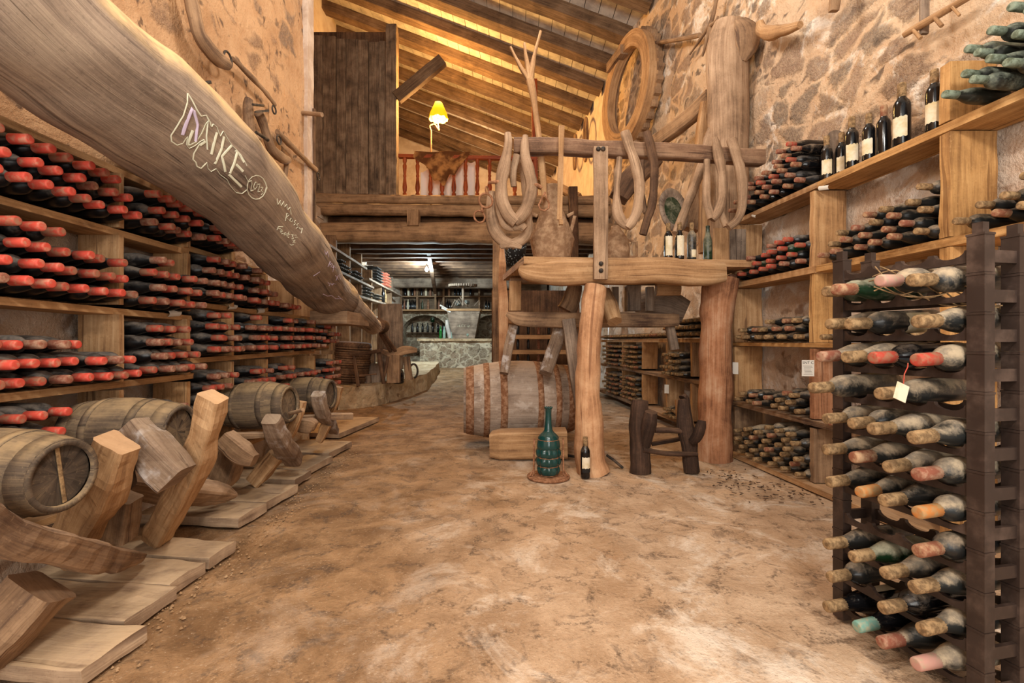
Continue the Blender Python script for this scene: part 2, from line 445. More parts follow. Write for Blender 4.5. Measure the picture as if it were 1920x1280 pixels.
m.grid(lambda u,v:(-3.9+(WLX+3.9)*u,WLE,9*v),4,8)
S(m.build('wall_left',[M['wallleft'],M['walllow']],org=Vector()))
S(plank((WLX+.012,WLE-.06,1.95),(WLX+.012,WLE-.06,9),.05,.15,up=(0,1,0),jit=.012,n=60,m=2).build('trim_1',M['plasterstrip'],org=Vector()))
S(plank((WLX+.045,WLE-.005,1.95),(WLX+.045,WLE-.005,3.35),.03,.03,up=(0,1,0),jit=.006,n=20).build('trim_2',M['darkwood'],org=Vector()))
RW=lambda y,d=0: 2.62-.098*y+d
def wr(u,v):
    y=-1.5+10.1*u; z=6.6*v
    return (RW(y)+.045*nz((7,y,z),1.7)+.025*nz((2,y,z),5),y,z)
m=MB().grid(wr,110,110)
for i,q in enumerate(m.f):
    if sum(m.v[k].z for k in q)/4<2.03: m.m[i]=1
S(m.build('wall_right',[M['wallright'],M['walllow']],org=Vector()))
m=MB().grid(lambda u,v:(RW(8.6+7*u,.02),8.6+7*u,3.45+3.2*v),6,6)
m.grid(lambda u,v:(RW(8.6+7*u,.0),8.6+7*u,3.45*v),6,6,mat=1)
S(m.build('wall_right_loft',[M['plaster'],M['walllow']],org=Vector()))
S(MB().grid(lambda u,v:(-3.45+.04*nz((3,u*10,v*3),2),4.7+10.6*u,3.4*v),50,16).build('wall_left_chamber',M['walllow'],org=Vector()))
S(MB().grid(lambda u,v:(-3.95,4.7+11*u,3.4+5.6*v),6,6).build('wall_left_loft',M['plaster'],org=Vector()))
m=MB().grid(lambda u,v:(-3.6+6*u,15.25,3.4*v),30,16)
m.grid(lambda u,v:(-4+7*u,15.6,3.4+6*v),6,6,mat=1)
S(m.build('wall_back',[M['counter'],M['plaster']],org=Vector()))
# arcade in front of the back wall
def arch(cx,hw,zs,zt,n=14,z0=.2):
    return [(cx-hw,z0)]+[(cx-hw*math.cos(PI*i/n),zs+(zt-zs)*math.sin(PI*i/n)) for i in range(n+1)]+[(cx+hw,z0)]
MXZ=Matrix(((1,0,0,0),(0,0,-1,14.75),(0,1,0,0),(0,0,0,1)))
out=[(-3.45,.2)]+arch(-2.72,.70,1.32,1.83)+arch(-.62,.62,1.32,1.83)+[(1.35,.2),(1.35,1.92),(-3.45,1.92)]
S(MB().poly(out,MXZ,.5).build('wall_back_arcade',M['counter'],org=Vector()))
# ---- roof
ZU=lambda x: 5.75+.38*(1.8-x)
m=MB(); x=-4.2
while x<2.9:
    a=V(x+.11,-1.5,ZU(x+.11)+.20); b=V(x+.11,16,ZU(x+.11)+.20)
    m.box((a+b)/2,(.228,17.5,.03),Matrix.Rotation(math.atan(.38),4,'Y'),uo=x)
    x+=.222
m.box((-.65,7.25,ZU(-.65)+.30),(7.9,17.6,.03),Matrix.Rotation(math.atan(.38),4,'Y'),mat=1)  # backing sheet added above the boards to block light leaks
ceil=S(m.build('ceiling',[M['white'],M['darkwood']],org=Vector()))
y=4.95
while y<15.5:
    xe=RW(y)-.01; a=V(-4.1,y,ZU(-4.1)+.09); b=V(xe,y,ZU(xe)+.09)
    plank(a,b,.25,.20,up=(.355,0,.935),jit=.012,n=24,js=3,m=3).build('rafter',M['rafter'],ceil)
    y+=.80
# ---- loft
LY=8.55
loft=S(MB().box((-.9,12.1,3.42),(6.2,7.0,.08)).build('floor_loft',M['loftplank'],org=Vector()))
for (y0,y1,Yd,th) in ((363,381,8.42,.2),(381,404,8.45,.22)):
    timber([(570,(y0+y1)/2-1,Yd,y1-y0),(760,(y0+y1)/2+2,Yd,y1-y0-1),(930,(y0+y1)/2+3,Yd,y1-y0),(1150,(y0+y1)/2+4,Yd,y1-y0)],1,circ(12),jit=.018,sub=8).build('beam',M['loftbeam'],loft)
timber([(560,437,8.45,34),(760,437,8.45,36),(935,438,8.45,37),(1160,440,8.45,36)],1,rect(.35,3),jit=.02,sub=10).build('beam',M['loftbeam'],loft)
timber([(600,413,8.75,12),(760,415,8.75,13),(1150,417,8.75,12)],1,rect(.3,2),jit=.012,sub=8).build('beam',M['darkwood'],loft)
timber([(584,408,8.35,0.1),(584,409,8.35,36)],1,rect(.2,2),sub=1).build('beam_end',M['loftbeam'],loft)
m=MB(); m.box(P(776,410,8.32),(.2,.2,.28)); m.build('beam_end',M['loftbeam'],loft)
# planked wall of the loft
lw=S(MB().box((P(580,200,8.62)+P(745,200,8.62))/2+V(0,.12,-.1),(1.62,.05,3.1)).build('wall_loft',M['darkwood'],org=Vector()))
px=[(580,606,68),(606,630,69),(630,648,72),(648,672,73),(672,691,76),(691,711,78),(711,727,78)]
for i,(a,b,t) in enumerate(px):
    p0=P((a+b)/2,364,8.6); p1=P((a+b)/2,t,8.6)
    dy=.0 if i in(0,1,4,6) else .03
    plank(p0+V(0,dy,0),p1+V(0,dy,0),(b-a-.8)/F*8.6,.045,up=(0,1,0),jit=.006,n=16).build('plank',M['loftplank'],lw)
plank(P(735,372,8.52),P(735,50,8.52),.19,.16,up=(0,1,0),jit=.008,n=20).build('post',M['loftplank'],lw)
plank(P(744,184,8.45),P(830,113,8.45),.21,.12,up=(0,1,0),jit=.006,n=10).build('brace',M['rafter'],lw)
# ---- chamber below the loft
cc=S(MB().box((-1.1,12.0,3.0),(5.4,6.6,.05)).build('ceiling_chamber',M['darkwood'],org=Vector()))
for k in range(12):
    y=9.15+.48*k
    plank((-3.6,y,2.9),(1.9,y,2.9),.13,.16,jit=.012,n=14,js=3).build('joist',M['darkwood'],cc)
timber([(640,527,13.6,23),(780,527,13.6,25),(960,529,13.6,24)],1,rect(.3,2),jit=.02).build('joist',M['greywood'],cc)
plank(P(799,440,8.9),P(816,548,13.3),.09,.09,jit=.01,n=12).build('joist',M['darkwood'],cc)
# ---------------------------------------------------------------- lights
def light(kind,name,loc,e,c,size=.1,**k):
    l=bpy.data.lights.new(name,kind); l.energy=e; l.color=c
    if kind=='AREA': l.shape='RECTANGLE'; l.size=size; l.size_y=k.get('sy',size)
    else: l.shadow_soft_size=size
    o=bpy.data.objects.new(name,l); C.objects.link(o); o.location=loc
    if 'rot' in k: o.rotation_euler=k['rot']
    return o
WARM=(1,.94,.855)
light('POINT','unseen_overhead_light',(.55,-.35,2.9),225,WARM,.16)
light('POINT','unseen_overhead_light',(-.7,.2,3.3),150,WARM,.22)  # added overhead fill near the camera, no bulb modelled
light('POINT','unseen_overhead_light',(.1,3.4,4.6),205,WARM,.3)  # added above the frame to brighten the roof and rafters
light('AREA','rear_fill_light',(0,-2.6,1.7),125,(1,.96,.90),3.0,sy=2.6,rot=(PI/2,0,0))  # soft fill added behind the camera, no doorway there
light('POINT','chamber_bulb_light',P(800,508,11.0)+V(0,-.16,-.06),300,(.72,.93,1.0),.06)
light('POINT','loft_light',P(822,216,9.2)+V(.0,.0,-.16),260,(1,.58,.2),.07)
light('POINT','loft_light',P(822,190,9.2)+V(0,0,.12),300,(1,.55,.16),.06)
light('POINT','loft_light',(-1.2,12.8,5.4),160,(1,.66,.34),.15)  # unseen warm light deeper in the loft, apart from the floor lamp
light('POINT','alcove_warm_light',(-1.35,5.7,2.75),38,(1,.62,.25),.08)  # warm point added for the platform and wall-end glow, without a bulb
w=bpy.data.worlds.new('world'); bpy.context.scene.world=w; w.use_nodes=True
w.node_tree.nodes['Background'].inputs[0].default_value=(1,.97,.925,1); w.node_tree.nodes['Background'].inputs[1].default_value=.62
vs=bpy.context.scene.view_settings; vs.view_transform='Standard'; vs.look='None'; vs.gamma=1; vs.use_curve_mapping=False; vs.exposure=0.0
cy=bpy.context.scene.cycles; cy.max_bounces=6; cy.diffuse_bounces=3; cy.glossy_bounces=3; cy.transmission_bounces=6; cy.use_denoising=True; cy.sample_clamp_indirect=8
# ================================================================ BOTTLES
BORD=[(0,0),(0,.030),(.004,.0345),(.012,.0365),(.182,.0365),(.200,.0352),(.214,.030),(.224,.0225),(.234,.0172),(.250,.0152),(.282,.0148),(.284,.0162),(.294,.0162),(.298,.0150),(.300,.0)]
BURG=[(0,0),(0,.031),(.005,.036),(.014,.0375),(.145,.0375),(.165,.0362),(.185,.0325),(.205,.0265),(.225,.0205),(.245,.0168),(.280,.0152),(.283,.0168),(.293,.0168),(.298,.0150),(.300,.0)]
BORD=[(a,r*.955 if r>.02 else r) for a,r in BORD]; BURG=[(a,r*.955 if r>.02 else r) for a,r in BURG]
MX=Matrix(((0,0,1,0),(0,1,0,0),(-1,0,0,0),(0,0,0,1)))       # local Z -> +X
MID=Matrix.Identity(4)
def capprof(x0,x1=.3025,r0=.0172,r1=.0168,rag=0): return [(x0,.0155),(x0+.001,r0),(x1-.006,r1),(x1-.001,r1-.0015),(x1,.0125),(x1-.001,0)]
BM={}
def bmesh_(key,prof,mat,axis,n=18,s=1.0):
    k=(key,mat,axis,n,s)
    if k not in BM:
        BM[k]=MB().lathe([(a*s,b*s) for a,b in prof],n,MX if axis=='x' else MID).mesh(key,M[mat])
    return BM[k]
def put(name,me,parent=None,M4=None):
    o=bpy.data.objects.new(name,me); C.objects.link(o)
    if parent is not None: o.parent=parent
    if M4 is not None: o.matrix_world=M4
    return o
def bottle(M4,label,group,glass='glassred',cap='capred',cx0=.238,prof='bord',axis='x',name='wine_bottle',s=1.0,capname='capsule',cat='bottle',lab=False):
    pr=BORD if prof=='bord' else BURG
    o=put(name,bmesh_(prof,pr,glass,axis,20,s),None,M4); T(o,label,cat,group); ORG[o.name]=Vector()
    if cap:
        cp=[(a*s,b*s) for a,b in capprof(cx0,r0=.0172 if prof=='bord' else .0182,r1=.0172)]
        k=('cap',cap,axis,cx0,s,prof)
        if k not in BM: BM[k]=MB().lathe(cp,16,MX if axis=='x' else MID).mesh(capname,M[cap])
        put(capname,BM[k],o)
    if lab:
        k=('lab',axis,s,lab)
        if k not in BM:
            a=MB(); R=(.0356 if prof=='bord' else .0366)*s; base=0
            z0,z1,w=lab
            def fn(u,v,R=R):
                ang=-PI/2+(u-.5)*w; z=z0+(z1-z0)*v+.004*math.sin(u*23)*(1 if v>.5 else -1)*.6
                p=V(R*math.cos(ang),R*math.sin(ang),z*s)
                return MX@p if axis=='x' else p
            a.grid(fn,14,3); BM[k]=a.mesh('paper_label',M['label'])
        put('paper_label',BM[k],o)
    return o
STUFF={}
def stuffbottle(key,M4,mats):
    """the bottles past the first few hundred: all in one mesh."""
    b=STUFF.setdefault(key,(MB(),mats))[0]
    pr=[(0,.032),(.012,.0345),(.17,.0345),(.2,.031),(.232,.018),(.245,.0152)]
    b.lathe([(0,0)]+pr,9,M4@MX,mat=0)
    b.lathe([(.243,.0150),(.244,.0172),(.300,.0168),(.302,0)],8,M4@MX,mat=random.choice([1,1,2]))
# ---------------------------------------------------------------- shelves under the beam
YU=[1.46,2.145,2.59,3.0,3.42,3.83,4.25,4.655]
sh=thing('wine_shelving','long wooden bottle shelving fixed to the wall under the press beam','shelving',(WLX+.1,3.0,0))
XB,XF=WLX+.05,-1.83
def lboard(y0,y1,z0,z1,xf=XF,mat='shelfwood',th=.032):
    w=xf-XB
    plank(((XB+xf)/2,y0,z0-th/2),((XB+xf)/2,y1,z1-th/2-.002),w,th,jit=.002,n=14).build('shelf',M[mat],sh)
lboard(1.1,3.44,1.815,1.80); lboard(1.1,2.63,1.525,1.522); lboard(2.57,3.46,1.545,1.532)
lboard(1.1,2.66,1.17,1.150); lboard(2.56,4.70,1.232,1.222)
lboard(1.1,2.70,.812,.822,XF+.01); lboard(2.58,4.30,.905,.925); lboard(4.22,4.68,.96,.962)
lboard(1.1,4.68,.555,.560,-1.86); lboard(1.1,4.68,.28,.28,-1.90)
LEV={'top':[1.81,1.81,1.805],'second':[1.524,1.524,1.545,1.535],'third':[1.165,1.152,1.23,1.23,1.227,1.225,1.222],
     'fourth':[.812,.82,.91,.915,.918,.92,.96],'lowest':[.556]*7}
def upright(y,z0,z1,mat):
    plank((XB+.1,y,z0),(XB+.1,y,z1),.19,.028,up=(0,1,0),jit=.003,n=8).build('upright',M[mat],sh)
for i,y in enumerate(YU):
    mt=random.choice(['oak','shelfwood','shelfwood'])
    tops=[]
    if y<3.5: upright(y,1.17 if y<2.6 else 1.225,1.49,mt)
    if y<3.1: upright(y,1.525,1.775,mt)
    upright(y,.815 if y<2.6 else .91,1.125 if y<2.6 else 1.19,random.choice(['oak','shelfwood']))
    upright(y,.556,.776 if y<2.6 else .87,random.choice(['oak','shelfwood']))
    upright(y,.28,.525,'shelfwood')
    if y>3.5: upright(y,1.222,1.50 if y<3.9 else 1.40,mt)
for (y,z) in ((2.46,1.16),(2.98,1.235),(3.32,1.23)):
    MB().grid(lambda u,v:(XF+.004+.012*v*(1-v)*4,y+.09*u,z+.005-.035*v+.01*u),4,4).build('paper_scrap',M['paper'],sh)
# row counts per (shelf, bay)
CNT={'top':[[8,7,6,4],[5,4,5],[5,4]],
 'second':[[8,7,7,6],[5,4,5,3],[5,4,5,4],[5,4,3]],
 'third':[[8,7,7,3],[5,4,5,2],[5,4,5,4],[5,4,5,4],[5,4,5,4],[5,4,5,3],[4,4,4]],
 'fourth':[[8,7,5],[5,4,4,3],[5,4,4,2],[5,4,5,1],[5,4,5,3],[5,4,5,2],[4,4,2]],
 'lowest':[[8,7,6],[5,3],[5,4,5,3],[5,4,4,3],[5,4,5,2],[5,4,4],[5,4,5,4]]}
BAY=['first','second','third','fourth','fifth','sixth','seventh']
todo=[]
for shelf,bays in CNT.items():
    for b,rows in enumerate(bays):
        y0=YU[b]+.02; y1=YU[b+1]-.02; n0=max(rows); pitch=(y1-y0)/max(5,n0)
        for r,n in enumerate(rows):
            off=(pitch/2 if r%2 else 0)
            for k in range(n):
                y=y0+pitch*(k+.5)+off
                if y>y1-.04: y=y1-.040
                todo.append((y,shelf,b,r,k))
random.seed(11)
BARS=[(P(122,893,1.36),.134),(P(341,808,1.90),.134),(P(545,757,2.90),.15),(P(622,739,3.68),.14)]
def inbarrel(y,z): return any(abs(y-b.y)<r+.05 and math.hypot(y-b.y,z-b.z)<r*.8+.04 for b,r in BARS)
todo=[q for q in todo if not (q[1]=='lowest' and inbarrel(q[0],.60+q[3]*.0655))]
BPX=[(120,95,1.56,262),(290,215,1.90,225),(430,335,2.33,178),(520,436,2.80,136),(575,500,3.35,110),(613,544,3.9,88),(638,562,4.2,76),(668,584,4.45,50)]
BAX=[(V(*q[:3]),q[3]) for q in smooth_path([(lambda w,r:(w.x,w.y,w.z,r))(P(a,b,c),d/2*c/F) for a,b,c,d in BPX],8)]
def hitbeam(y,z): 
    return any((V(x,y,z)-b).length<r*1.06+.042 for b,r in BAX for x in (-1.70,-1.80,-1.92))
todo=[q for q in todo if not hitbeam(q[0],LEV[q[1]][min(q[2],len(LEV[q[1]])-1)]+.0415+q[3]*.0655)]
todo.sort(key=lambda q:q[0])
NIND=296
for i,(y,shelf,b,r,k) in enumerate(todo):
    z=LEV[shelf][min(b,len(LEV[shelf])-1)]+.0430+r*.0660
    dx=random.uniform(-.018,.022); 
    if shelf=='fourth' and b==0 and r>0: dx+=random.uniform(-.03,.03)
    Mx=Matrix.Translation((WLX+.065+dx,y+random.uniform(-.001,.001),z))@Matrix.Rotation(random.uniform(-.006,.006),4,'Z')@Matrix.Rotation(random.uniform(-.012,.002),4,'Y')@Matrix.Rotation(random.uniform(0,6.28),4,'X')
    fade=random.random()< (.12 if b==0 else .38)
    if i<NIND:
        cap='capfade' if fade else ('capbright' if b==0 and random.random()<.6 else 'capred')
        lab=f"dark bottle, {'faded brown' if fade else 'red'} cap, {ONES[k+1]} in {ROWS[r]} row, {BAY[b]} bay, {shelf} shelf under the beam"
        bottle(Mx,lab,f'bottles on the {shelf} shelf under the beam',cap=cap,prof='burg' if random.random()<.6 else 'bord',cx0=.236)
    else: stuffbottle('wine_bottles',Mx,['glassred','capfade','capred'])
# ---------------------------------------------------------------- press beam
bp=[(-330,-330,1.12,330),(-60,-75,1.33,290),(120,95,1.56,262),(290,215,1.90,225),(430,335,2.33,178),(520,436,2.80,134),(575,500,3.35,108),(613,544,3.9,86),(638,562,4.2,72),(654,572,4.3,54),(668,584,4.45,42),(700,612,5.0,34)]
def bprof(n=28): 
    return [(math.cos(2*PI*i/n)*(1+.05*math.cos(6*PI*i/n)),math.sin(2*PI*i/n)*(1+.04*math.cos(4*PI*i/n))) for i in range(n)]
pb=timber(bp,1.0,bprof(),jit=.022,sub=9,up=(0,0,1),js=3.2)
bvh=BVHTree.FromPolygons([tuple(v) for v in pb.v],[tuple(f) for f in pb.f])
beam=pb.build('press_beam',M['beam'],org=Vector((-1.6,4.9,1.3)))
T(beam,'huge slanting tree-trunk press beam with chalk writing on its side','press beam',kind='thing')
def chalk(strokes,name,mat,w=.0035,box=None):
    m=MB(); eye=V(0,0,CH)
    for st in strokes:
        pts=[]
        dense=[]
        for a,b in zip(st,st[1:]):
            for k in range(3): dense.append((a[0]+(b[0]-a[0])*k/3,a[1]+(b[1]-a[1])*k/3))
        dense.append(st[-1])
        for x,y in dense:
            d=(P(x,y,1)-eye).normalized()
            h,nn,_,_=bvh.ray_cast(eye,d)
            if h is None: continue
            if nn.dot(d)>0: nn=-nn
            pts.append((h+nn*.0006,w,.0012))
        if len(pts)>1: m.sweep(pts,circ(6),up=(-.7,.4,.6))
    return m.build(name,mat,beam)
Z1=lambda q:[[(300+x/5.334,160+y/5.334) for x,y in s] for s in q]
chalk(Z1([[(275,80),(272,180),(235,300),(170,410),(110,500),(115,560),(170,600),(230,580),(275,510),(262,590),(290,630),(350,600),(400,560),(440,540)],
 [(275,80),(320,150),(365,240),(410,310),(460,300),(500,370),(515,420),(530,385),(570,420),(600,510),(630,455),(680,540),(720,600),(760,640),(840,745),(868,805)],
 [(400,580),(340,680),(330,740),(360,770),(370,810),(410,830),(470,770),(480,830),(510,860),(560,830),(600,890),(670,940),(700,1000),(760,1070),(820,1080),(870,1040),(880,960),(850,900)],
 [(965+95*math.cos(a*.42)+(a==15)*8,1020+118*math.sin(a*.42)) for a in range(17)]]),'chalk_outline',M['chalk'],.0030)
chalk(Z1([[(225,495),(270,360),(322,225),(345,300),(370,390),(350,560)]]),'chalk_letter',M['chalkv'],.0075)
chalk(Z1([[(330,450),(275,590),(300,600),(360,570),(420,480),(475,350),(460,500),(470,640)],[(400,600),(455,560)],[(570,470),(540,580),(515,690)],
  [(640,510),(615,640),(550,785)],[(720,600),(620,710),(640,790),(655,862)],[(775,665),(740,790),(700,880)],[(755,650),(800,700),(840,770)],[(760,790),(830,862)],[(690,890),(750,950),(815,1015)]]),'chalk_letters',M['chalk'],.0062)
chalk(Z1([[(885,965),(915,950),(920,985),(905,1055),(935,1045)],[(955,965),(935,1010),(945,1045),(970,1010),(968,970),(955,965)],[(975,990),(1000,985),(990,1030),(975,1065),(1000,1060)],[(1005,1020),(1030,1020),(1012,1050),(1032,1070),(1010,1095)]]),'chalk_date',M['chalk'],.0022)
Z2=lambda q:[[(500+x/4.925,360+y/4.925) for x,y in s] for s in q]
chalk(Z2([[(95,60),(100,120),(125,75),(130,130),(155,85),(160,140),(185,110),(190,165),(215,140),(225,205)],
 [(172,265),(185,195),(208,208),(180,232),(212,268)],[(225,240),(212,262),(228,278),(242,258),(225,240)],[(268,262),(250,275),(268,290),(248,305)],[(295,290),(275,302),(290,320),(270,335)],[(300,330),(312,345),(330,335)],[(330,335),(318,380)],
 [(95,350),(108,318),(150,320)],[(100,335),(130,340)],[(125,370),(148,362),(138,345),(125,360),(135,385),(150,380)],[(178,375),(160,380),(162,400),(180,385),(182,405)],[(205,365),(190,420),(205,415)],[(190,385),(215,392)],
 [(225,395),(245,392),(235,410),(250,425),(228,432)],[(255,400),(275,395),(262,420),(285,418)],[(215,450),(205,470),(225,490),(250,485)],[(240,440),(262,470)],[(262,440),(240,470)]]),'chalk_scrawl',M['chalk'],.0028)
chalk(Z2([[(535,540),(545,580),(560,550),(572,600)],[(565,690),(585,640),(598,660),(580,670),(592,700)],[(605,660),(598,690),(615,700),(618,675)],[(620,690),(610,735)],[(625,690),(640,705)],
 [(430,775),(492,735)],[(635,770),(660,810)],[(660,770),(640,815)],[(670,760),(680,805)],[(565,835),(585,850),(575,865)],[(600,850),(590,840),(605,865),(612,845),(640,850)],
 [(520,940),(560,960),(600,955),(640,985),(690,985)],[(660,960),(700,995)]]),'chalk_scribble',M['chalkv'],.0026)
# wedge block that carries the low end of the beam
m=MB(); m.sweep([(P(608,598,4.25),.30,.055),(P(673,598,4.25),.30,.055)],rect(.05,2),jit=.008,sm=False)
wb=m.build('beam_bearer',M['oldwood']); T(wb,'thick flat timber block under the low end of the press beam','timber block',kind='thing')
# ---------------------------------------------------------------- floor slabs
SL=[(157,1259,257,1169),(244,1162,326,1094),(330,1096,382,1049),(397,1046,437,1012),(459,971,493,941),(508,941,544,907),(553,898,583,880),(585,879,617,853),(632,849,652,826),(662,812,690,781)]
lab0='pale worn floor slab under the small barrels, '
for i,(x0,y0,x1,y1) in enumerate(SL):
    Y0=F/(y0-640)*.94; Y1=F/(y1-640)*.94; X0=(x0-960)/F*Y0; X1=(x1-960)/F*Y1
    g=.012
    a=V((X0+X1)/2+random.uniform(-.02,.02),(Y0+Y1)/2,.032); ln=.62 if i<8 else .5
    b=a+V(-ln,random.uniform(-.015,.015)+.05,random.uniform(.0,.012))
    o=plank(b,a,(Y1-Y0)-g,.05,jit=.012,n=16,js=7,m=4).build('floor_slab',M['slab'])
    T(o,lab0+ONES[i+1]+' along the edge','floor slab','slabs along the barrel row')
for (Xr,nm,h) in ((-1.93,'ground_rail',.06),):
    pass
# ---------------------------------------------------------------- small barrels
def barrel(name,label,head,direction,L,rb,rh,mat,hoops,hoopmat,group=None,nb=28,chalkline=False,headmat=None,tilt=0):
    """head: centre of the visible head; direction: unit vector from the visible head to the far one."""
    d=Vector(direction).normalized(); zx=d; xx=zx.orthogonal().normalized(); yy=zx.cross(xx)
    R=Matrix((xx,yy,zx)).transposed().to_4x4(); R.translation=Vector(head)
    f=lambda t: rh+(rb-rh)*(1-(2*t-1)**2)
    c=Vector(head)+d*L/2
    t=thing(name,label,'barrel',(c.x,c.y,c.z-rb),group)
    n=14; pr=[(.012,rh-.016),(0,rh-.014),(0,f(0))]+[(L*i/n,f(i/n)) for i in range(1,n)]+[(L,f(1)),(L,rh-.014),(L-.012,rh-.016)]
    MB().lathe(pr,nb,R).build('staves',M[mat],t)
    R2=R.copy()
    hd=MB().lathe([(.020,0),(.020,rh*.5),(.022,rh-.012)],nb,R,sm=False).build('head',M[headmat or mat],t)
    MB().lathe([(L-.020,0),(L-.022,rh-.012)],nb,R).build('head',M[headmat or mat],t)
    for (u,w,e) in hoops:
        k=[(L*u-w/2,f(u-w/2/L)),(L*u-w/2,f(u-w/2/L)+e),(L*u+w/2,f(u+w/2/L)+e),(L*u+w/2,f(u+w/2/L))]
        MB().lathe(k,nb,R).build('hoop',M[hoopmat],t)
    return t,R,hd
SH=[(.07,.05,.003),(.30,.03,.003),(.70,.03,.003),(.93,.05,.003)]
g='small barrels on cradles along the wall'
def headpt(x,y,Y): return P(x,y,Y)
b1,R1,hd1=barrel('small_barrel','small old barrel with pale stripe on its head, beside the big curved timber',P(122,891,1.40),(-1,.08,.02),.43,.134,.105,'stave',SH,'stave',g)
m=MB(); m.sweep([(R1@V(0,0,.0185)+V(.004,-.012,.085),.006,.002),(R1@V(0,0,.0185)+V(.004,.012,-.085),.006,.002)],rect(.2,1),up=(1,0,0)); m.build('wax_streak',M['cork'],hd1)
b2,R2,hd2=barrel('small_barrel','small dusty barrel with round head between the white-ended timber and tall curved timber',P(341,808,1.90),(-1,-.02,.015),.42,.134,.104,'stave',SH,'stave',g)
b3,R3,hd3=barrel('small_barrel','small blackened barrel with a tap peg, resting above the middle cradle',P(545,757,2.90),(-1,.05,-.05),.43,.149,.110,'stave',SH,'stave',g)
b4,R4,hd4=barrel('small_barrel','small barrel farthest along the row, next to the stone kerb',P(622,739,3.68),(-1,.02,-.02),.41,.140,.110,'stave',SH,'stave',g)
MB().tube([P(543,775,2.88),P(568,768,2.78)],.012,8).build('tap_peg',M['oldwood'],hd3)
# ---------------------------------------------------------------- cradle timbers
def tim(name,label,px,mat,asp=1.0,cat='timber',group='cradle timbers under the small barrels',**k):
    o=timber(px,asp,jit=.013,js=9,**k).build(name,M[mat]); return T(o,label,cat,group)
tim('curved_timber','big curved timber lying low with a pointed end, beside the floor slabs',[(-90,955,1.10,118),(10,1005,1.24,105),(110,1028,1.42,92),(200,1045,1.66,66),(264,1042,1.88,14)],'oldwood',.6,sub=7)
tim('timber_block','squared block propping the curved timber with the pointed end',[(-40,1225,1.34,92),(20,1160,1.36,94),(80,1098,1.40,90)],'oldwood',1.0)
tim('curved_stave','broad upright curved stave leaning against the barrel with striped head',[(122,1045,1.84,52),(165,955,1.74,76),(195,895,1.66,76),(222,830,1.62,66)],'oak',.7,sub=7)
tim('timber_chunk','white-ended timber chunk tilted across the second barrel',[(250,800,1.78,50),(285,845,1.76,62),(335,895,1.76,58)],'whitewood',.9)
tim('curved_stave','tall thin curved stave leaning past the round-headed barrel',[(290,1012,2.16,38),(325,950,2.04,47),(365,870,1.92,46),(385,810,1.85,44),(402,742,1.80,44)],'oak',.8,sub=7)
tim('timber_block','shadowed block standing behind the broad curved stave',[(222,1005,2.02,50),(235,930,1.98,48)],'oldwood',.8)
tim('short_beam','short thick beam lying crosswise behind the tall thin stave',[(240,905,2.16,44),(310,915,2.30,46),(400,924,2.52,36),(442,928,2.62,8)],'oldwood',1.0)
tim('timber_block','upright block under the front end of the blackened barrel',[(420,895,2.78,42),(440,845,2.72,40)],'oldwood',.9)
tim('timber_wedge','broken wedge beside the upright block under the blackened barrel',[(420,820,2.60,32),(455,850,2.60,36),(478,862,2.60,24)],'oldwood',.9)
tim('timber_chunk','pale-topped chunk propped diagonally against the blackened barrel',[(508,785,2.66,28),(525,825,2.78,33),(552,862,3.15,27)],'whitewood',.9)
tim('timber_prop','squared prop meeting the pale-topped chunk on the slabs',[(478,902,3.02,26),(500,875,3.0,30),(520,850,2.98,26)],'oak',.9)
tim('curved_stave','thin curved stave rising beside the head of the blackened barrel',[(540,820,3.05,15),(556,785,3.05,19),(563,752,3.05,20)],'oak',.8)
tim('timber_rail','thin rail carrying the blackened barrel',[(430,818,2.72,10),(512,814,2.78,10)],'oldwood',1.4)
tim('timber_block','low block lying on the slabs past the blackened barrel',[(556,795,3.3,22),(585,798,3.3,24),(592,800,3.3,10)],'oldwood',1)
tim('timber_chunk','upright chunk leaning against the farthest small barrel',[(596,738,3.40,22),(606,775,3.50,22),(628,808,3.85,15)],'whitewood',.9)
tim('timber_prop','short prop under the chunk at the farthest small barrel',[(598,828,3.62,13),(606,812,3.62,15),(613,795,3.62,14)],'oak',.9)
tim('curved_stave','narrow curved stave beside the head of the farthest small barrel',[(620,775,3.9,10),(630,748,3.9,14),(635,725,3.9,14)],'oak',.8)
tim('timber_rail','thin rail carrying the farthest small barrel',[(540,785,3.42,9),(660,779,3.7,10)],'oldwood',1.3)
tim('timber_block','tilted block behind the barrel with striped head',[(40,845,1.80,40),(100,820,1.83,46)],'oldwood',.9)

# crumbled earth along the slab edge
m=MB(); random.seed(8)
for i in range(420):
    y=random.uniform(1.25,4.4); x=-1.30-.075*(y-1.5)+abs(random.gauss(0,.07))+.005; r=random.uniform(.002,.008)*(1.4 if random.random()<.1 else 1)
    c=V(x,y,r*.5); n=5
    b=len(m.v)
    for k in range(n): m.v.append(c+V(r*math.cos(k*1.257)*random.uniform(.7,1.2),r*math.sin(k*1.257)*random.uniform(.7,1.2),-r*.5))
    m.v.append(c+V(random.uniform(-.3,.3)*r,0,r*.6))
    for k in range(n): m.face((b+k,b+(k+1)%n,b+n),[(0,0),(.1,0),(.1,.1)],0,True)
M['crumb']=plain('brown_earth','#8a6a4b',.95,.1,0,'#a98a69',30)
T(m.build('earth_crumbs',M['crumb'],org=Vector()),'crumbled earth scattered along the edge of the floor slabs','earth crumbs',kind='stuff')
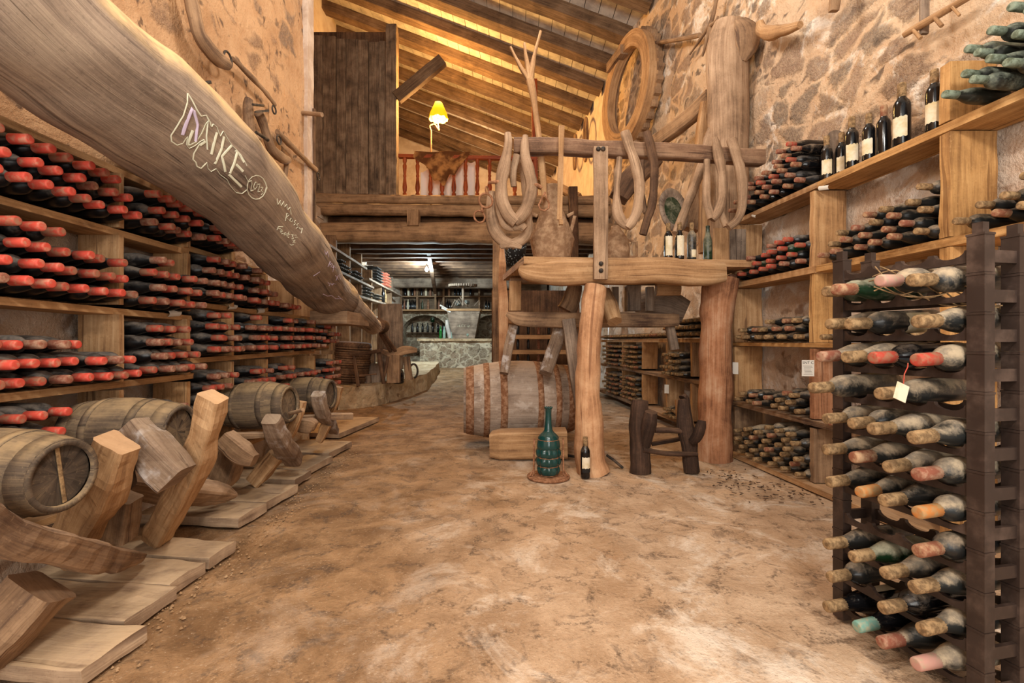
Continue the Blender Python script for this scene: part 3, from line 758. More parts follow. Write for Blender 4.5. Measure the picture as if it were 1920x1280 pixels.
# ================================================================ SHELVES ALONG THE STONE WALL
XR=lambda y,d=0: 2.35-.098*y+d
AR=math.atan(.098)
rs=thing('wine_shelving','wooden bottle shelving of thick boards along the bare stone wall','shelving',(2.1,4.0,0))
def rboard(y0,y1,z0,z1,d0=0,d1=.235,mat='yellowwood',th=.045,nm='shelf'):
    dm=(d0+d1)/2
    plank((XR(y0,dm),y0,z0-th/2),(XR(y1,dm),y1,z1-th/2),d1-d0,th,jit=.002,n=16).build(nm,M[mat],rs)
rboard(1.2,3.12,2.07,2.07); rboard(3.12,4.05,2.07,2.065,.0,.22,'oak',.04)
rboard(1.2,3.14,1.505,1.51); rboard(3.13,4.18,1.51,1.515,-.01,.22,'shelfwood',.05)
rboard(1.2,4.14,.985,.992,0,.225,'yellowwood',.03)
rboard(1.2,4.14,.44,.478,0,.225,'oldwood',.04)
rboard(1.2,4.14,.035,.04,-.05,.21,'oak',.04)
rboard(4.14,8.3,1.03,1.03,.0,.22,'shelfwood',.04)
rboard(4.14,8.3,.60,.62,.0,.22,'oldwood',.04)
rboard(4.14,8.3,.13,.16,-.02,.22,'oldwood',.04)
def rup(y,z0,z1,mat,dep=.23,th=.06,d0=.0):
    plank((XR(y,d0+dep/2),y,z0),(XR(y,d0+dep/2),y,z1),dep,th,up=(0,1,0),jit=.008,n=10).build('upright',M[mat],rs)
for z0,z1 in ((2.075,2.36),(1.51,2.02),(.992,1.46),(.47,.95),(.045,.40)): rup(2.28,z0,z1,'yellowwood')
for i,(z0,z1) in enumerate(((1.51,2.02),(.992,1.46),(.475,.95),(.045,.41))): rup(3.16,z0,z1,['shelfwood','yellowwood','redpost','oldwood'][i],.22,.05)
for i,(z0,z1) in enumerate(((1.52,2.02),(.995,1.46),(.482,.955),(.045,.43))): rup(4.09,z0,z1,['oak','oak','shelfwood','oldwood'][i],.24)
for y in (4.85,5.45,6.2,7.0,7.8):
    for z0,z1 in ((.635,.99),(.17,.56)): rup(y,z0,z1,'oak' if y<6 else 'shelfwood',.2,.05)
# arched board
m=MB(); pts=[(-.065,0)]+[(-.065*math.cos(PI*i/10),.30+.06*math.sin(PI*i/10)) for i in range(11)]+[(.065,0)]
mm=Matrix.Translation((XR(3.08,.15),3.12,2.075))@Matrix.Rotation(-.12,4,'X')@Matrix.Rotation(PI/2,4,'X')
T(m.poly(pts,mm,.03).build('arched_board',M['greywood']),'round-topped board standing behind the first upright bottle on the top shelf','board')
# paper strips on the shelf edge
for (x,y,sx,sz) in ((1540,352,.085,.028),(1410,405,.05,.02)):
    Y=2.33/((x-960)/F+.098)
    m=MB(); m.grid(lambda u,v:(XR(Y+sx*(u-.5),-.004-.006*math.sin(v*3)),Y+sx*(u-.5),CH+(640-y)/F*Y+sz*(v-.5)+.02*(u-.5)),5,3); m.build('paper_strip',M['paper'],rs)
# ---- lying bottles
def rbottle(y,z,lab,grp,glass,cap,d=.21,prof='bord',rx=0,s=1.0,yaw=0,pitch=0):
    Mx=Matrix.Translation((XR(y,d),y,z))@Matrix.Rotation(PI+AR+yaw,4,'Z')@Matrix.Rotation(pitch,4,'Y')@Matrix.Rotation(rx,4,'X')
    return bottle(Mx,lab,grp,glass,cap,.238,prof,name='dusty_bottle',s=s)
random.seed(5)
def pick(opts):
    r=random.random(); a=0
    for k,p in opts:
        a+=p
        if r<=a: return k
    return opts[-1][0]
CAPW={'capturq':'turquoise','capred':'red','capfade':'faded brown','capbrown':'brown','cork':'crusted pale','capteal':'green','capbright':'bright red'}
def rstack(y0,y1,zs,rows,glass,caps,place,grp,pitch=.083,rh=.068,d=.20,stuff_from=99):
    """rows are counted from the near end; the near end of the bay is y0."""
    n0=int((y1-y0)/pitch)
    for r,n in enumerate(rows):
        for k in range(n):
            y=y0+.047+pitch*k+(pitch/2 if r%2 else 0)
            if y>y1-.06: continue
            z=zs+.0445+r*rh; cap=pick(caps)
            a=dict(d=d+random.uniform(-.02,.03),prof=pick([('bord',.5),('burg',.5)]),rx=random.uniform(0,6.28),yaw=random.uniform(-.02,.02),pitch=random.uniform(-.008,.008))
            if y>stuff_from:
                stuffbottle('dusty_bottles',Matrix.Translation((XR(y,a['d']),y,z))@Matrix.Rotation(PI+AR,4,'Z'),['glassdusty','cork','capbrown'])
            else:
                rbottle(y,z,f"{place[0]} bottle, {CAPW[cap]} cap, {ONES[k+1]} in {ROWS[r]} row, {place[1]}",grp,pick(glass),cap,**a)
DG=[('glassdusty',.8),('glassred',.2)]
rstack(3.18,4.08,2.07,[7,6,5,5,3,2],[('glassred',.7),('glassup',.3)],[('capbrown',.5),('capfade',.3),('capred',.2)],('dark','top shelf by the arched board'),'bottles stacked by the arched board',pitch=.125,rh=.054)
rstack(1.60,2.24,2.072,[5,5,4,4,3,2],[('glassteal',1)],[('capteal',1)],('mouldy green','top shelf beyond the standing bottles'),'mouldy green bottles on the top shelf',pitch=.12,rh=.056,d=.13)
rstack(3.18,4.08,1.512,[7,6,5,3],[('glassred',.8),('glassgreen',.2)],[('capred',.6),('capfade',.4)],('dark','second shelf beside the table'),'bottles on the second shelf beside the table',pitch=.125,rh=.054)
rstack(2.31,3.14,1.508,[6,5,5,3,1],DG,[('capbrown',.35),('cork',.5),('capfade',.15)],('dusty','second shelf, middle bay'),'dusty bottles in the middle bay of the second shelf',pitch=.128,rh=.056)
rstack(1.60,2.24,1.506,[5,4,3],DG,[('cork',.6),('capbrown',.4)],('dusty','second shelf above the plastic rack'),'dusty bottles above the plastic rack',pitch=.125,rh=.058)
rstack(3.18,4.08,.99,[6,5,3],[('glassdusty',1)],[('cork',.8),('capbrown',.2)],('dusty','third shelf of the stone wall'),'dusty bottles on the third shelf',pitch=.14,rh=.056)
rstack(3.18,4.08,.475,[6,5,2],[('glassdusty',1)],[('cork',.8),('capbrown',.2)],('dusty','fourth shelf of the stone wall'),'dusty bottles on the fourth shelf',pitch=.135,rh=.054)
rstack(3.18,4.08,.042,[6,6,6,6,5,3],[('glassrack',.6),('glassdusty',.4)],[('cork',.8),('capbrown',.2)],('crusted','floor shelf of the stone wall'),'crusted bottles on the floor shelf',pitch=.135,rh=.052)
rstack(2.34,3.10,.985,[8],[('glassdusty',1)],[('cork',1)],('dusty','third shelf behind the plastic rack'),'dusty bottles behind the plastic rack')
rstack(2.34,3.10,.455,[8],[('glassdusty',1)],[('capbrown',1)],('dusty','fourth shelf behind the plastic rack'),'dusty bottles behind the plastic rack')
rstack(4.25,5.40,1.032,[13,13,11],[('glassdusty',1)],[('cork',1)],('dusty','upper shelf behind the fat post'),'dusty bottles behind the fat post',stuff_from=4.98)
rstack(4.90,5.40,.603,[6,6,5,5],[('glassdusty',1)],[('cork',1)],('dusty','middle shelf behind the fat post'),'dusty bottles behind the fat post',d=.17,stuff_from=5.4)
rstack(4.90,5.40,.135,[5,4],[('glassdusty',1)],[('cork',1)],('dusty','low shelf behind the trestle'),'dusty bottles behind the trestle',d=.17,stuff_from=5.4)
rstack(5.5,8.2,1.032,[30],[('glassdusty',1)],[('cork',1)],('',''),'',stuff_from=0)
rstack(6.25,6.96,.605,[9,9,9,9,8],[('glassdusty',1)],[('cork',1)],('',''),'',stuff_from=0)
rstack(7.05,7.76,.605,[9,9,9,9,8],[('glassdusty',1)],[('cork',1)],('',''),'',stuff_from=0)
for a_ in (6.25,7.05): rstack(a_,a_+.71,.165,[9,9,9,8,7],[('glassdusty',1)],[('cork',1)],('',''),'',stuff_from=0)
# ---- bottles standing on the top shelf
UPS=[(1550,.06,1.0,'label','black bottle with a big cream label, first of those standing on the top shelf'),
 (1578,.12,1.0,'label','half-hidden labelled bottle between two front ones on the top shelf'),
 (1597,.05,1.08,'label','tall dark bottle with a torn cream label standing on the top shelf'),
 (1629,.05,.95,'label','dark bottle with small square label and pale dusty neck, top shelf'),
 (1657,.08,1.0,None,'unlabelled dark bottle standing just before the largest one, top shelf'),
 (1691,.05,1.16,'label','largest dark bottle with cream label on its side, standing on the top shelf'),
 (1752,.05,1.06,'label','solitary dark bottle standing beside the mouldy green stack, top shelf')]
for i,(x,d,s,lb,l) in enumerate(UPS):
    Y=(2.35+d)/((x-960)/F+.098)
    Mx=Matrix.Translation((XR(Y,d),Y,2.072))@Matrix.Rotation(-.55+(-.5 if i in(3,5,6) else 0),4,'Z')
    bottle(Mx,l,'bottles standing on the top shelf','glassup','cork' if i!=4 else 'capbrown',.225,'bord','z','standing_bottle',s,'dusty_seal','bottle',(.04,.135,1.9) if lb else False)
# ================================================================ PLASTIC RACK
A0=V(1.175,1.70,0); B0=V(1.268,1.245,0); u=(B0-A0); LN=u.length; u.normalize(); nn=V(-u.y,u.x,0)
if nn.x<0: nn=-nn
DEP=.16; PN=.036
rk=thing('bottle_rack','tall brown plastic bottle rack of twelve scalloped tiers with dusty bottles','bottle rack',tuple((A0+B0)/2+nn*DEP/2))
RM=Matrix((u,nn,V(0,0,1))).transposed().to_4x4()
def rkp(a,b,z): return A0+u*a+nn*b+V(0,0,z)
PW=.042
for a in (PW/2,LN-PW/2):
    for b in (PN/2,DEP-PN/2):
        m=MB(); 
        for k in range(12):
            z0=.0+.108*k
            m.box(rkp(a,b,z0+.054),(PW,PN,.107),RM); m.box(rkp(a,b,z0+.104),(PW+.003,PN+.003,.006),RM)
        m.box(rkp(a,b,1.30),(PW*.6,PN*.6,.05),RM)
        m.build('post',M['plastic'],rk)
IN=LN-2*PW
def scal(n=4,h=.036,dp=.020):
    top=[]
    for i in range(n):
        c=IN*(i+.5)/n; hw=IN/n/2-.008
        top+=[(c+hw*math.sin(-PI/2+PI*j/8), h-dp*math.cos(-PI/2+PI*j/8)*1.0) for j in range(9)]
    return [(0,0)]+[(0,h)]+top+[(IN,h)]+[(IN,0)]
RR=Matrix((u,V(0,0,1),-nn)).transposed().to_4x4()
for k in range(12):
    z=.03+.108*k
    for b in (.012,DEP-.012):
        R=RR.copy(); R.translation=rkp(PW,b,z)
        MB().poly(scal(),R,.014).build('rail',M['plastic'],rk)
    for a in (.012,LN-.012):
        m=MB(); m.box(rkp(a,DEP/2,z+.014),(.012,DEP-2*PN,.034),RM); m.build('side_bar',M['plastic'],rk)
TIER=['lowest','second','third','fourth','fifth','sixth','seventh','eighth','ninth','tenth','eleventh']
RB={10:{0:('glassgreen','cork','pale-necked green',0,.02),1:('glassgreen','capbrown','pinkish-necked green',.06,.0),2:('glassrack','cappink','pink-capped grey',.03,.05),3:('glassrack','cork','pale grey',.0,.03)},
9:{0:('glassrack','cork','mud-crusted',0,.0),1:('glassdusty','cork','grey-capped labelled',.0,.0),3:('glassrack','cork','cream-capped grey',0,.0)},
8:{0:('glassrack','capfade','red-brown-capped',.05,.0),1:('glassrack','cork','tan-capped',.05,.0),2:('glassup','capred','red-capped black',.03,.0),3:('glassrack','capred','red-capped dusty',.0,.0)},
7:{0:('glassrack','cork','straw-stuck tan',.05,.0),2:('glassrack','cork','rooty web-covered',.02,.0)},
6:{0:('glassrack','cork','cork-ended',0,0),1:('glassrack','cork','olive-capped',0,0),2:('glassrack','cork','buff dust-coated',.02,0),3:('glassrack','cork','sandy dust-coated',.02,0)},
5:{0:('glassrack','cork','cork-showing',0,0),1:('glassrack','capbrown','scarred brown-capped',0,0),2:('glassrack','cork','grey dust-coated',.0,0),3:('glassrack','capfade','terracotta-capped',.0,0)},
4:{0:('glassdusty','cork','mossy-capped',0,0),1:('glassdusty','caporange','orange-capped',0,0),2:('glassdusty','cork','shiny black yellow-capped',0,0),3:('glassrack','caporange','orange-capped teal-necked',.0,0)},
3:{3:('glassdusty','capbrown','rust-capped',0,0)},
2:{0:('glassdusty','cork','grey-necked',0,0),1:('glassgreen','cork','paper-capped',0,0),2:('glassdusty','cork','ring-necked black',0,0),3:('glassrack','cork','speckled grey',0,0)},
1:{0:('glassdusty','cork','blue-grey-capped',0,0),2:('glassup','cork','whitish-capped black',0,0),3:('glassrack','cork','fat grey',0,0)},
0:{0:('glassup','cork','gilt-capped labelled',.0,0),1:('glassup','capturq','turquoise-capped labelled',0,0),2:('glassdusty','capfade','salmon-capped',0,0),3:('glassrack','cappink','pink-waxed',0,0)}}
random.seed(3)
for k,row in RB.items():
    for c,(gl,cp,ds,dd,dz) in row.items():
        z=.03+.108*k+.060+dz*.3; a=PW+IN*(c+.5)/4
        base=rkp(a,.215-dd,z+.008)
        Mx=Matrix.Translation(base)@Matrix.Rotation(math.atan2(-nn.y,-nn.x)+random.uniform(-.05,.05),4,'Z')@Matrix.Rotation(random.uniform(.03,.042),4,'Y')@Matrix.Rotation(random.uniform(0,6.28),4,'X')
        s=random.uniform(1.07,1.11)
        bottle(Mx,f"{ds} bottle in {TIER[k]} tier of the plastic rack, {ONES[c+1]} from its far post",f'bottles in the plastic rack',gl,cp,.222 if cp=='cork' else .232,'burg' if random.random()<.55 else 'bord',name='dusty_bottle',s=s,capname='crusted_cap' if cp=='cork' else 'capsule',lab=(.05,.13,2.0) if (k,c) in((9,1),(0,0),(0,1),(10,3),(8,3)) else False)
# rope of vine twigs round the pink-capped bottle, hanging paper tag
o=rkp(PW+IN*.5,-.03,.03+1.08+.085)
m=MB()
for i in range(7):
    p=[o+V(-.05+.05*j+random.uniform(-.01,.01),random.uniform(-.02,.02)-.045*j,.035*math.sin(j*1.5+i)+random.uniform(-.012,.012)-.02*j) for j in range(5)]
    m.tube([Vector(q[:3]) for q in smooth_path([tuple(q) for q in p],4)],.0022,5)
T(m.build('vine_twigs',M['cork']),'tangle of dry vine twigs tied round the pink-capped bottle','twigs')
tg=P(1690,735,1.30)
m=MB(); mm=Matrix.Translation(tg)@Matrix.Rotation(AR+.2,4,'Z')@Matrix.Rotation(.35,4,'Y')
tag=m.box((0,0,0),(.048,.0025,.048)).build('paper_tag',M['label'],org=Vector()); tag.matrix_world=mm; ORG[tag.name]=Vector(tg)
T(tag,'yellowed square paper tag hanging on a red thread in the plastic rack','tag')
th=MB().tube([V(.0,0,.024),V(-.012,-.004,.05),V(.0,.0,.075),V(.012,.01,.09)],.0015,5).mesh('thread',M['capred']); tt=bpy.data.objects.new('thread',th); C.objects.link(tt); tt.parent=tag
# paper notices
def notice(x,y,Y,w,h,label,rz):
    c=P(x,y,Y); mm=Matrix.Translation(c)@Matrix.Rotation(rz,4,'Z')
    o=MB().box((0,0,0),(w,.0015,h)).build('paper_notice',M['paper'],org=Vector()); o.matrix_world=mm; T(o,label,'notice'); ORG[o.name]=Vector(c)
    return o
n1=notice(1515,690,3.04,.075,.105,'white printed notice pinned to the shelf upright behind the rack',-.15)
def words_(o,body,size,x,z,name='lettering'):
    cu=bpy.data.curves.new(name,'FONT'); cu.body=body; cu.size=size; cu.extrude=.0003; cu.align_x='CENTER'
    cu.materials.append(M['ink']); tmp=bpy.data.objects.new('tmp',cu); C.objects.link(tmp)
    dg=bpy.context.evaluated_depsgraph_get(); me=bpy.data.meshes.new_from_object(tmp.evaluated_get(dg)); bpy.data.objects.remove(tmp)
    t=bpy.data.objects.new(name,me); C.objects.link(t); t.parent=o; t.location=(x,-.0012,z); t.rotation_euler=(PI/2,0,0)
words_(n1,'SNT C',.024,0,.028)
m=MB()
for i in range(7): m.box((random.uniform(-.004,.002),-.0012,.014-.009*i),(.056-random.random()*.016,.0004,.0016))
tl=bpy.data.objects.new('printed_lines',m.mesh('printed_lines',M['ink'])); C.objects.link(tl); tl.parent=n1
notice(1379,690,3.95,.05,.10,'blank white paper curling off the shelf upright by the fat post',-1.0)
notice(1250,729,5.36,.05,.10,'small white paper pinned to an upright beyond the fat post',-.6)
t_=NT('perforated_basket'); v_=t_.voro(t_.coord(),45,'F1'); M['basket']=t_.out(t_.mix(t_.step(v_,.25,.32),'#7d8a90','#101012'),.7,.3)
# ================================================================ CENTRE: TABLE FRAME AND WHAT HANGS ON IT
g='hanging horse collar pieces'
M['polewood']=wood('pole_wood','#3f2c22','#7a5c47','#a58468','#a58a70',.5,patch=.8)
# post, upper board and pole are one frame
fr=thing('pole_stand','forked rustic post with a bolted board carrying the long pole','post and pole',P(1105,885,3.55),kind='thing')
timber([(1112,888,3.55,62),(1106,860,3.55,56),(1105,800,3.55,52),(1102,740,3.55,48),(1103,680,3.55,45),(1106,620,3.57,43),(1111,575,3.60,42),(1116,539,3.64,42)],1,circ(16),jit=.014,sub=6,js=5,up=(0,-1,0)).build('post',M['postwood'],fr)
pbp=plank(P(1126,524,3.52),P(1126,276,3.52),.105,.05,up=(0,1,0),jit=.004,n=24).build('upper_board',M['hame'],fr)
for (x,y) in ((1122,279),(1131,279),(1127,494),(1127,507)):
    c=P(x,y,3.485); MB().lathe([(0,0),(.0,.018),(.006,.017),(.012,.008),(.013,0)],12,Matrix.Translation(c)@Matrix.Rotation(PI/2,4,'X')).build('bolt',M['iron'],pbp)
timber([(963,275,3.60,28),(1050,276,3.60,27),(1130,280,3.60,26),(1200,283,3.62,26),(1290,287,3.68,26),(1428,297,3.80,27)],.8,rect(.12,2),jit=.006,sub=5,up=(0,-1,0)).build('pole',M['polewood'],fr)
# ---- table
tb=thing('plank_table','rough plank table at chest height with a thick curved front beam','table',P(1180,640,3.9)-V(0,0,.0),kind='thing')
zt=1.655
m=MB(); M4=Matrix.Identity(4); M4.translation=V(0,0,zt-.03)
m.poly([(.09,3.56),(1.92,3.72),(1.92,4.5),(-.09,4.55)],M4,.055); m.build('table_top',M['oak'],tb)
timber([(973,503,3.64,10,1.2),(990,508,3.64,34),(1030,512,3.65,44),(1130,510,3.65,46),(1230,508,3.66,47),(1310,513,3.68,44),(1352,512,3.72,36)],.9,rect(.3,3),jit=.012,sub=6,up=(0,-1,0),js=4).build('front_beam',M['oak'],tb)
timber([(950,588,4.2,8,1),(968,596,4.2,24),(990,599,4.2,28),(1050,600,4.2,28),(1140,600,4.2,27),(1235,600,4.25,27),(1268,600,4.28,22)],1,rect(.2,3),jit=.01,sub=5,up=(0,-1,0),js=4).build('lower_beam',M['oldwood'],tb)
timber([(966,583,4.25,22),(966,528,4.25,23)],1,rect(.1,2),sub=1,jit=.004).build('block',M['oak'],tb)
plank(P(956,527,4.28),P(1240,530,4.35),.12,.04,jit=.004).build('rail',M['oldwood'],tb)
timber([(1186,583,4.35,25),(1186,536,4.35,25)],1,rect(.1,2),sub=1,jit=.003).build('block',M['greywood'],tb)
timber([(1218,583,4.35,13),(1218,538,4.35,13)],1,rect(.1,2),sub=1,jit=.003).build('block',M['greywood'],tb)
timber([(1153,583,4.5,12),(1153,538,4.5,12)],1,rect(.1,2),sub=1,jit=.003).build('block',M['greywood'],tb)
timber([(1062,582,4.3,34),(1072,562,4.3,30),(1078,535,4.3,24)],1,rect(.2,2),sub=3,jit=.008).build('block',M['oldwood'],tb)
timber([(962,612,4.3,17),(952,660,4.22,18),(945,700,4.15,16)],1,rect(.25,2),jit=.006,sub=4).build('leg',M['whitewood'],tb)
timber([(1050,616,4.3,25),(1036,660,4.2,25),(1022,700,4.1,22)],1,rect(.25,2),jit=.01,sub=4).build('leg',M['whitewood'],tb)
timber([(1255,606,4.3,14),(1264,655,4.3,16)],1,rect(.25,2),jit=.006,sub=4).build('leg',M['greywood'],tb)
o=timber([(1066,600,3.98,24),(1078,680,3.86,26),(1088,760,3.76,20),(1098,822,3.70,12)],.6,rect(.2,2),jit=.006,sub=5,up=(0,-1,0)).build('leaning_board',M['greywood'])
T(o,'weathered board leaning behind the rustic post beside the large barrel','board')
o=timber([(1130,548,4.0,30,1),(1143,575,3.92,34),(1152,603,3.84,30)],1.05,[(math.cos(2*PI*i/7),math.sin(2*PI*i/7)) for i in range(7)],sub=1,jit=.004,up=(0,-1,0)).build('press_screw_block',M['oak'])
T(o,'hexagonal end of a thick timber poking out under the table beside the post','timber block')
o=timber([(1190,572,4.7,50),(1240,570,4.65,58),(1285,585,4.6,44)],.5,rect(.3,2),sub=3,jit=.02,up=(0,-1,0)).build('flat_stone',M['greywood'])
T(o,'wide flat slab wedged under the table in front of the fat post','slab')
o=timber([(1230,541,4.2,26),(1275,541,4.2,28)],.6,circ(12),sub=1,jit=.008).build('short_log',M['oak'])
T(o,'short round log tucked under the table top beam','log')
# fat post at the wall end
fp=timber([(1338,868,3.97,66),(1338,810,3.97,62),(1341,740,3.97,58),(1340,680,3.97,57),(1341,620,3.97,56),(1344,570,3.97,60),(1350,522,3.97,64)],1,circ(18),jit=.02,sub=5,js=4,up=(0,-1,0)).build('fat_post',M['redpost'])
T(fp,'fat red-brown tree-trunk post holding the table end by the stone wall','post',kind='thing')
pk=plank(P(1371,850,4.12),P(1369,540,4.12),.06,.05,up=(0,1,0),jit=.006).build('thin_post',M['darkwood']); T(pk,'thin dark post squeezed between the fat post and the wall shelves','post',kind='thing')
# ---- things on the table
def up_lathe(prof,c,n=24): return MB().lathe(prof,n,Matrix.Translation(c))
jc=P(1035,478,3.86); jc.z=zt
k=3.86/F
jar=thing('clay_jug','large rough brown two-handled jug standing on the table top','jug',jc)
MB().lathe([(0,0),(0,33*k),(10*k,35*k),(38*k,41*k),(42*k,42*k),(46*k,41*k),(105*k,18*k),(112*k,17*k),(138*k,19*k),(142*k,21*k),(142*k,16*k),(120*k,13*k)],28,Matrix.Translation(jc)).build('body',M['jar'],jar)
for sx in (-1,1):
    pts=[jc+V(sx*x*k,-.02,z*k) for x,z in ((28,86),(40,92),(42,86),(38,70),(33,52))]
    m=MB(); m.sweep([(p,.014,.010) for p in pts],rect(.2,1),up=(0,-1,0)); m.build('handle',M['jar'],jar)
pc=P(1155,478,3.80); pc.z=zt; k=3.8/F
pot=thing('clay_pot','grey rough pot with one square handle, half behind the rustic post board','pot',pc)
MB().lathe([(0,0),(0,24*k),(20*k,25*k),(40*k,23*k),(56*k,12*k),(60*k,9*k),(66*k,9*k),(66*k,6*k)],24,Matrix.Translation(pc)).build('body',M['jar'],pot)
m=MB(); m.sweep([(pc+V(x*k,-.01,z*k),.010,.008) for x,z in ((22,40),(38,36),(38,10),(24,8))],rect(.2,1),up=(0,-1,0)); m.build('handle',M['jar'],pot)
for i,(x,gl,cp,lb,l) in enumerate(((1253,'glassup','cork',1,'first of four bottles on the table, mostly cream label over black glass'),(1274,'glassup','cork',1,'second of four bottles on the table, tan dusty neck and torn label'),(1297,'glassrack','cork',1,'third of four bottles on the table, dusted all over with tan'))):
    c=P(x,482,3.72+.01*i); c.z=zt
    bottle(Matrix.Translation(c)@Matrix.Rotation(.1*i,4,'Z'),l,'bottles standing on the table',gl,cp,.232,'bord' if i!=1 else 'burg','z','standing_bottle',1.0 if i else .97,'dusty_seal','bottle',(.03,.19,1.9) if i<2 else (.02,.08,1.2))
c=P(1327,481,3.76); c.z=zt
gb=bottle(Matrix.Translation(c),'clear green bottle half full of dark wine, last of four on the table','bottles standing on the table','glassgreenclear' if 'glassgreenclear' in M else 'glassgreen',None,.25,'burg','z','standing_bottle',.95)
for (x0,x1,y0,y1,Y,l) in ((1338,1366,482,428,4.0,'pale board standing on the table behind the green bottle'),(1368,1397,476,430,4.05,'grey split board standing on the table next to the wall shelves')):
    a=P((x0+x1)/2,y0,Y); a.z=zt; b=P((x0+x1)/2,y1,Y); T(plank(a,b,(x1-x0)/F*Y,.03,up=(0,1,0),jit=.003).build('short_board',M['oak' if x0<1350 else 'greywood']),l,'board')
o=MB().box(P(1215,478,4.0)+V(0,0,.0),(.30,.20,.05)); o=o.build('iron_tray',M['iron']); o.location.z=zt; T(o,'low dark tray on the table behind the bottles','tray')
# ---- grinding disc, shovel, boards behind the table
c=P(1262,395,4.25)
d=thing('wooden_dish','big round wooden dish leaning upright behind the four bottles','dish',c-V(0,0,.2))
R=Matrix.Translation(c)@Matrix.Rotation(.35,4,'Z')@Matrix.Rotation(PI/2-.2,4,'X')@Matrix.Scale(.72,4,V(1,0,0))
MB().lathe([(-.02,0),(-.02,.18),(.0,.215),(.02,.215),(.012,.16),(.004,.14),(.003,0)],32,R).build('dish',M['greywood'],d)
MB().lathe([(.006,0),(.006,.135)],32,R).build('dish_bottom',M['glassgreen'],d)
sv=thing('wooden_shovel','pale long wooden shovel leaning diagonally behind the table','shovel',P(1270,440,4.0))
timber([(1268,438,3.95,16),(1290,380,4.05,17),(1318,308,4.2,19),(1322,298,4.2,26)],.8,circ(10),sub=5,up=(0,-1,0)).build('handle',M['hame'],sv)
timber([(1322,300,4.2,20,.3),(1332,262,4.25,26,.3),(1340,225,4.3,10,.3)],.3,rect(.3,2),sub=4,up=(0,-1,0)).build('blade',M['hame'],sv)
LEAN=[([(1228,268,5.6,26),(1290,222,5.0,28),(1332,182,4.62,30)],'oldwood','thick diagonal timber leaning up the stone wall to the tall column','timber'),
 ([(1290,430,4.45,34),(1312,350,4.5,36),(1325,295,4.55,34)],'oldwood','dark leaning plank behind the pale shovel','plank'),
 ([(1160,372,5.0,34),(1180,340,5.1,40),(1225,300,5.4,34)],'darkwood','dark timber leaning behind the hanging collars','timber'),
 ([(1318,285,4.7,30),(1325,230,4.66,32),(1330,190,4.6,28)],'oak','upright plank leaning on the wall beside the tall column','plank'),
 ([(1322,475,4.35,22),(1324,380,4.4,24),(1326,330,4.4,22)],'oak','plank upright behind the green bottle','plank')]
for px,mt,l,ct in LEAN:
    o=timber(px,.6,rect(.15,2),jit=.008,sub=4,up=(0,-1,0)).build('leaning_timber',M[mt]); T(o,l,ct,kind='thing')
# big pale upright column with a gnarled head
cl=thing('tree_column','tall thick pale wooden column with a knotted head against the stone wall','wooden column',P(1366,504,4.25),kind='thing')
timber([(1366,505,4.27,70),(1366,400,4.27,71),(1366,300,4.27,72),(1366,200,4.27,74),(1364,130,4.25,78),(1364,90,4.25,76),(1368,60,4.27,68),(1370,44,4.27,60)],.7,circ(18),jit=.010,sub=6,js=3,up=(0,-1,0)).build('trunk',M['hame'],cl)
timber([(1384,46,4.2,30),(1396,70,4.16,44),(1398,92,4.14,38),(1390,116,4.16,14)],.9,rect(.35,3),jit=.02,sub=4,js=9,up=(0,-1,0)).build('knot',M['oldwood'],cl)
# ---- hanging collars (hames)
def hame(label,arms,name='horse_collar',grp=g,mat='hame',extra=()):
    a0=arms[0][-1]; t=thing(name,label,'horse collar',P(*a0[:3])-V(0,0,.05),grp)
    for px in arms: timber(px,.8,circ(12),jit=.008,sub=6,js=8,up=(0,-1,0)).build('arm',M[mat],t)
    return t
h1=hame('bulky pale horse collar with two tall horns hanging first on the pole',
 [[(952,250,3.48,12),(953,272,3.46,16),(946,310,3.44,22),(939,345,3.44,24),(943,380,3.44,24),(955,405,3.44,24),(968,418,3.44,22)],
  [(985,254,3.48,10),(984,285,3.46,18),(992,320,3.44,22),(997,350,3.44,24),(990,382,3.44,24),(978,405,3.44,22),(964,416,3.44,18)]])
# inner face plates, hook pegs and ring chains
timber([(970,290,3.5,14),(962,320,3.5,12),(963,350,3.5,10)],.6,circ(8),sub=3).build('inner_rib',M['hame'],h1)
timber([(915,342,3.42,7),(935,341,3.42,9),(940,341,3.42,9)],1,circ(8),sub=2).build('peg',M['rust'],h1)
timber([(998,348,3.42,7),(1008,347,3.42,8),(1016,352,3.42,6)],1,circ(8),sub=2).build('peg',M['rust'],h1)
def ring(cx,cy,Y,rpx,tpx,tilt=.3,ax='Y'):
    c=P(cx,cy,Y); r=rpx/F*Y; q=Matrix.Rotation(tilt,3,'Z')
    return [c+q@V(r*math.cos(2*PI*i/24),0,r*math.sin(2*PI*i/24)) for i in range(24)]
MB().tube(ring(911,376,3.42,13,3),.0085,8,closed=True).build('ring',M['rust'],h1)
MB().tube(ring(899,406,3.42,11,3,.5),.0075,8,closed=True).build('ring',M['rust'],h1)
MB().tube(ring(913,356,3.42,6,3,1.2),.006,8,closed=True).build('ring',M['rust'],h1)
MB().tube(ring(905,392,3.42,5,3,1.3),.006,8,closed=True).build('ring',M['rust'],h1)
h2=hame('darker horse collar hanging low behind the bulky one, with a flared foot',
 [[(924,360,3.58,20),(921,395,3.58,22),(925,425,3.58,24),(940,448,3.58,24),(957,458,3.58,22)],
  [(990,400,3.60,16),(990,430,3.60,18),(978,450,3.60,20),(958,459,3.58,20)],
  [(975,300,3.62,14),(984,340,3.62,15),(990,385,3.62,16)]])
timber([(938,463,3.56,6,.5),(957,458,3.56,14,.5),(978,464,3.56,6,.5)],.5,rect(.3,2),sub=3).build('foot',M['hame'],h2)
